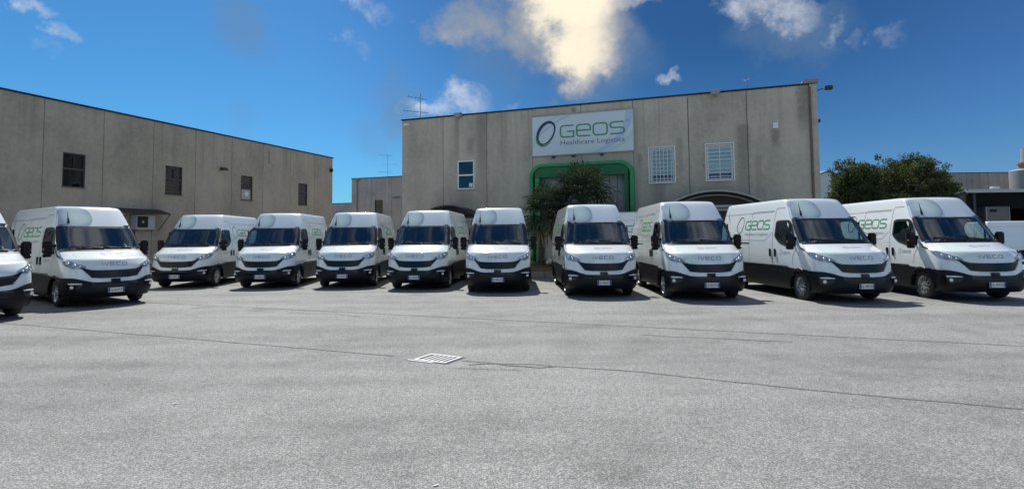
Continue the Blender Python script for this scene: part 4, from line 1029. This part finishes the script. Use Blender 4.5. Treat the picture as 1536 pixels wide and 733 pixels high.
# low rear halls ------------------------------------------------------
d2 = dF
rear = hall('rear_hall', (-17.6, 61.0), d2, 0, 6, 2.5, 8.2, 'conc_far', [(2.95, 3.95, 4.3, 5.78)], 12, 'lower grey hall seen in the gap between the two big halls')
window(rear, 2.95, 3.95, 4.3, 5.78, 'frame_dark', mid=5.1)
b = MB(); b.tube([(.75, -.08, 0), (.75, -.08, 8.0)], .09, 6); b.bev((.8, -.1, 8.1), (.5, .3, .22), .03); b.build('downpipe', 'joint', rear)
b = MB(); b.box((5.6, -.04, 6.0), (.9, .12, .06)); b.build('ledge', 'steel_dark', rear)
far = hall('far_hall', (-32.0, 79.0), dF, 0, 6, 2.5, 6.45, 'conc_far', [], 10, 'lowest distant hall roof just right of the left hall corner')

# planter and palms ----------------------------------------------------
pl = empty('palm_planter', (2.2, 24.0, 0), fr_); tag(pl, 'low concrete kerbed planter of brown soil under the palms', 'planter')
for k in range(8):
    b = MB(); b.bev((-2.0+k*.62, -1.35, .13), (.60, .16, .26), .015); b.build('kerb_stone', 'kerb', pl)
for s in (-1, 1):
    for k in range(4): b = MB(); b.bev(((-2.22 if s < 0 else 2.56), -1.0+k*.62, .13), (.16, .60, .26), .015); b.build('kerb_stone', 'kerb', pl)
V, Fc = [], []; rr = random.Random(5); nx, ny = 22, 14
for j in range(ny+1):
    for i in range(nx+1):
        u, v = i/nx, j/ny; V.append((-2.14+4.62*u, -1.27+2.5*v, .20+.55*sm(0, .8, v)*sin(pi*min(1, max(0, u*.9+.08)))+rr.uniform(0, .05)))
Fc = [(a*(nx+1)+i, a*(nx+1)+i+1, (a+1)*(nx+1)+i+1, (a+1)*(nx+1)+i) for a in range(ny) for i in range(nx)]
link('soil', mkmesh('soil', V, Fc, 'soil', smooth=True), pl)
def frond(mbuf, base, az, el, plen, fr_len, rr, m):
    d = Vector((cos(az)*cos(el), sin(az)*cos(el), sin(el))); droop = Vector((0, 0, -1))
    p1 = base+d*plen*.5; p2 = base+d*plen+droop*plen*.12*(1.2-el)
    mbuf.tube([base, p1, p2], [.016, .012, .009], 4, m=m, caps=False)
    fd = (p2-p1).normalized(); side = fd.cross(Vector((0, 0, 1)))
    if side.length < .1: side = Vector((1, 0, 0))
    side.normalize(); up = side.cross(fd); n = 15
    for k in range(n):
        a = radians(-125+250*k/(n-1)+rr.uniform(-4, 4)); L = fr_len*(1-.22*abs(a)/2.2)*rr.uniform(.88, 1.06)
        dd = (fd*cos(a)+side*sin(a)+up*.10).normalized(); w = .034
        wv = dd.cross(up).normalized()*w
        q0 = p2; q1 = p2+dd*L*.55; q2 = p2+dd*L*.82+droop*L*.10; q3 = p2+dd*L+droop*L*rr.uniform(.20, .42)
        mbuf.add([q0, q1-wv*1.25, q1+wv*1.25, q2-wv*.8, q2+wv*.8, q3], [(0, 1, 2), (1, 3, 4, 2), (3, 5, 4)], m)
def palm(loc, h, lean, nf, R, lab, seed):
    rr = random.Random(seed); root = empty('palm_tree', loc); tag(root, lab, 'palm tree', 'fan palms in the planter')
    top = Vector((lean[0], lean[1], h)); b = MB(); pts = []; rad = []
    for j in range(26):
        q = j/25; pts.append(Vector((lean[0]*q*q, lean[1]*q*q, h*q))); rad.append((.135 if j % 2 else .105)*(1-.15*q))
    b.tube(pts, rad, 10); b.build('trunk', 'palm_trunk', root)
    ball = MB()
    g_ = MB(); g_.s = 0
    for k in range(nf):
        b = MB(); az = k*2.39996+rr.uniform(-.2, .2); q = k/nf; el = radians(80-120*q**.85+rr.uniform(-8, 8)); dry = q > .88
        frond(b, top+Vector((0, 0, -.10-.25*q)), az, el, R*rr.uniform(.45, .60), R*rr.uniform(.50, .62), rr, 0)
        b.build('frond', 'palm_dry' if dry else 'palm', root)
    return root
palm((3.0, 24.45, .60), 2.70, (.05, 0), 76, 1.90, 'taller fan palm with wide crown against the green doorway', 3)
palm((1.22, 24.0, .55), 2.30, (.25, 0), 56, 1.40, 'lower leaning fan palm with its thin trunk showing between two vans', 8)
bm = bmesh.new(); bmesh.ops.create_icosphere(bm, subdivisions=3, radius=.19)
for v in bm.verts: v.co *= 1+.18*sin(v.co.x*17+v.co.z*11)+.1*sin(v.co.y*23); v.co.z *= .75
me = bpy.data.meshes.new('stone'); bm.to_mesh(me); bm.free(); me.materials.append(M['stone']); me.polygons.foreach_set('use_smooth', [True]*len(me.polygons))
tag(link('stone', me, None, (1.60, 23.75, .62)), 'pale stone lying on the planter soil beside the thin palm trunk', 'stone')
# low plants on the planter
for k, (x, y) in enumerate(((2.6, 23.3), (3.3, 23.2), (.75, 23.9))):
    b = MB(); rr = random.Random(30+k)
    for j in range(70):
        a = rr.uniform(0, 2*pi); e = rr.uniform(.3, 1.4); L = rr.uniform(.15, .4); d = Vector((cos(a)*cos(e), sin(a)*cos(e), sin(e))); w = d.cross(Vector((0, 0, 1))).normalized()*.018
        b.add([-w, w, d*L+w*.6, d*L*1.15], [(0, 1, 2, 3)])
    tag(b.build('low_shrub', 'palm', None, (x, y, .42+.12*k)), ('leafy tuft in the planter soil below the tall palm', 'leafy tuft at the right end of the planter', 'leafy tuft at the left end of the planter')[k], 'plant')

# trees -----------------------------------------------------------------
def tree(loc, H, rx, ry, rz_, lab, seed, ml=('leaf', 'leaf2'), nclump=300, per=85):
    rr = random.Random(seed); root = empty('broadleaf_tree', loc); tag(root, lab, 'tree', 'bushy trees beyond the yard')
    b = MB(); b.tube([(0, 0, 0), (.08, 0, H*.3), (-.05, .1, H*.55), (0, 0, H*.8)], [.26, .20, .14, .05], 10); 
    limbs = []
    for k in range(9):
        a = k*2.4; e = rr.uniform(.3, .9); z0 = H*rr.uniform(.25, .5); L = rx*rr.uniform(.7, 1.0)
        p = Vector((0, 0, z0)); q = p+Vector((cos(a)*cos(e), sin(a)*cos(e), sin(e)))*L*.5; r2 = q+Vector((cos(a+.3)*cos(e), sin(a+.3)*cos(e), sin(e)+.2))*L*.45
        b.tube([p, q, r2], [.10, .07, .025], 6)
    b.build('trunk', 'bark', root)
    cz = H-rz_; L1, L2 = MB(), MB()
    for k in range(nclump):
        while True:
            v = Vector((rr.uniform(-1, 1), rr.uniform(-1, 1), rr.uniform(-1, 1)))
            if .28 < v.length < 1: break
        v = v*(.80+.28*rr.random())*(1.0 if v.length > .6 else 1.25); n = .08*sin(v.x*7+seed)+.07*sin(v.y*6+v.z*8)
        c = Vector((v.x*rx*(1+n), v.y*ry*(1+n), cz+v.z*rz_*(1+n))); cr = rr.uniform(.26, .48)
        tgt = L1 if rr.random() < .55 else L2
        for j in range(per):
            d = Vector((rr.gauss(0, 1), rr.gauss(0, 1), rr.gauss(0, .8))).normalized()*cr*rr.random()**.4; p = c+d
            s = rr.uniform(.045, .085); a = Vector((rr.gauss(0, 1), rr.gauss(0, 1), rr.gauss(0, 1))).normalized(); u = a.cross(Vector((rr.gauss(0, 1), rr.gauss(0, 1), rr.gauss(0, 1)))).normalized()
            tgt.add([p-a*s, p+u*s*.6, p+a*s*1.2, p-u*s*.6], [(0, 1, 2, 3)])
    o1 = L1.build('crown', ml[0], root); o2 = L2.build('crown', ml[1], root)
tree((24.85, 40, 0), 6.95, 1.9, 1.7, 2.2, 'smaller bushy tree, left of the pair beyond the right hand vans', 11, ('leaf', 'leaf2'))
tree((29.95, 41.5, 0), 7.5, 3.15, 2.5, 2.8, 'larger bushy tree, right of the pair beyond the right hand vans', 12, ('leaf', 'leaf2'), 480, 85)

# background at the right -----------------------------------------------
wb = empty('white_shed', (37.5, 66, 0)); tag(wb, 'white gabled shed far off, left of the bushy trees', 'building')
b = MB(); b.add([(-7.5, 0, 0), (7.5, 0, 0), (7.5, 0, 6.2), (0, 0, 9.0), (-7.5, 0, 6.2), (-7.5, 18, 0), (7.5, 18, 0), (7.5, 18, 6.2), (0, 18, 9.0), (-7.5, 18, 6.2)],
               [(0, 1, 2, 3, 4), (9, 8, 7, 6, 5), (0, 4, 9, 5), (1, 6, 7, 2)]); b.build('wall', 'white_wall', wb)
b = MB(); b.add([(-7.8, -.2, 6.12), (0, -.2, 9.05), (0, 18.2, 9.05), (-7.8, 18.2, 6.12), (7.8, -.2, 6.12), (7.8, 18.2, 6.12), (-7.8, -.2, 6.24), (0, -.2, 9.18), (0, 18.2, 9.18), (-7.8, 18.2, 6.24), (7.8, -.2, 6.24), (7.8, 18.2, 6.24)],
               [(0, 1, 7, 6), (6, 7, 8, 9), (1, 4, 10, 7), (7, 10, 11, 8), (0, 3, 2, 1), (1, 2, 5, 4)]); b.build('roof', 'kerb', wb)
cp = empty('concrete_hall', (44, 66, 0)); tag(cp, 'grey concrete hall with parapet rising behind the dark open shed', 'building')
for k in range(6): b = MB(); b.box((1.25+k*2.5, 0, 7.6), (2.47, .2, 2.15)); b.build('panel', 'conc_far', cp)
b = MB(); b.box((7.5, 9, 4.2), (14.6, 17.6, 8.0)); b.build('wall', 'joint', cp)
b = MB(); b.box((7.5, 0, 8.71), (15.1, .3, .07)); b.build('coping', 'coping', cp)
sh = empty('open_shed', (34.4, 45, 0)); tag(sh, 'dark open sided shed with a pale roof edge at the right edge', 'shed')
M['shed_dark'] = mat('shed_lining', (.018, .019, .02), .9)
b = MB(); b.box((14.6, 7, 5.06), (24.6, 14.4, .10)); b.build('roof', 'roofing', sh)
b = MB(); b.box((14.3, -.26, 4.98), (24.2, .10, .26)); b.build('roof_edge', 'light_metal', sh)
b = MB(); b.tube([(-.4, -.3, 4.45), (2.2, -.3, 5.02)], .07, 6); b.build('roof_edge', 'frame_white', sh)
b = MB(); b.box((14.6, 13.9, 2.5), (24.4, .1, 5.0)); b.box((2.4, 7, 2.5), (.1, 13.8, 5.0)); b.box((26.7, 7, 2.5), (.1, 13.8, 5)); b.box((14.6, 2.6, 4.3), (24.2, .08, 1.3)); b.build('wall', 'shed_dark', sh)
for x in (3.0, 9.5, 16, 22.5): b = MB(); b.box((x, .1, 2.5), (.22, .22, 5.0)); b.build('post', 'steel_dark', sh)
b = MB(); b.bev((4.6, -.1, 5.22), (.6, .4, .22), .05); b.build('roof_vent', 'frame_white', sh)
ct = empty('box_truck_body', (40.6, 46.6, 0)); tag(ct, 'grey box body standing under the dark open shed', 'container')
b = MB(); b.bev((0, 1.5, 2.35), (2.05, 3.0, 2.9), .04); b.build('box', mat('container_grey', (.20, .20, .19), .6, build=grain(2, .1)), ct)
b = MB(); b.bev((-.35, -.03, 3.45), (.5, .1, .22), .02); b.build('cooler', 'hole', ct)
for s in (-1, 1): b = MB(); b.box((s*.96, -.02, 2.35), (.06, .05, 2.8)); b.build('edge_post', 'light_metal', ct)
b = MB(); b.box((0, 1.5, .82), (1.9, 2.9, .16)); b.build('chassis', 'hole', ct)
for s in (-1, 1): b = MB(); b.lathe([(.25, -.14), (.45, -.14), (.48, -.08), (.48, .08), (.45, .14), (.25, .14)], 20, 'X', (s*.8, 1.8, .48)); b.build('wheel', 'tyre', ct, smooth=True)
tk = empty('storage_tank', (57.9, 61.4, 0)); tag(tk, 'pale storage tank with orange ringed top at the right edge', 'tank')
b = MB(); b.lathe([(2.2, 0), (2.2, 8.42), (2.05, 8.52), (.0005, 8.6)], 32); b.build('shell', 'tank', tk, smooth=True, autosm=30)
b = MB(); b.lathe([(1.35, 8.55), (1.35, 9.1), (1.5, 9.12), (1.5, 9.32), (1.3, 9.36)], 24); b.build('ring', 'rust', tk)
b = MB(); b.lathe([(1.15, 9.3), (1.1, 10.9), (.0005, 11.0)], 24); b.build('neck', 'tank', tk, smooth=True, autosm=30)
# overhead wire and its pole beyond the right corner
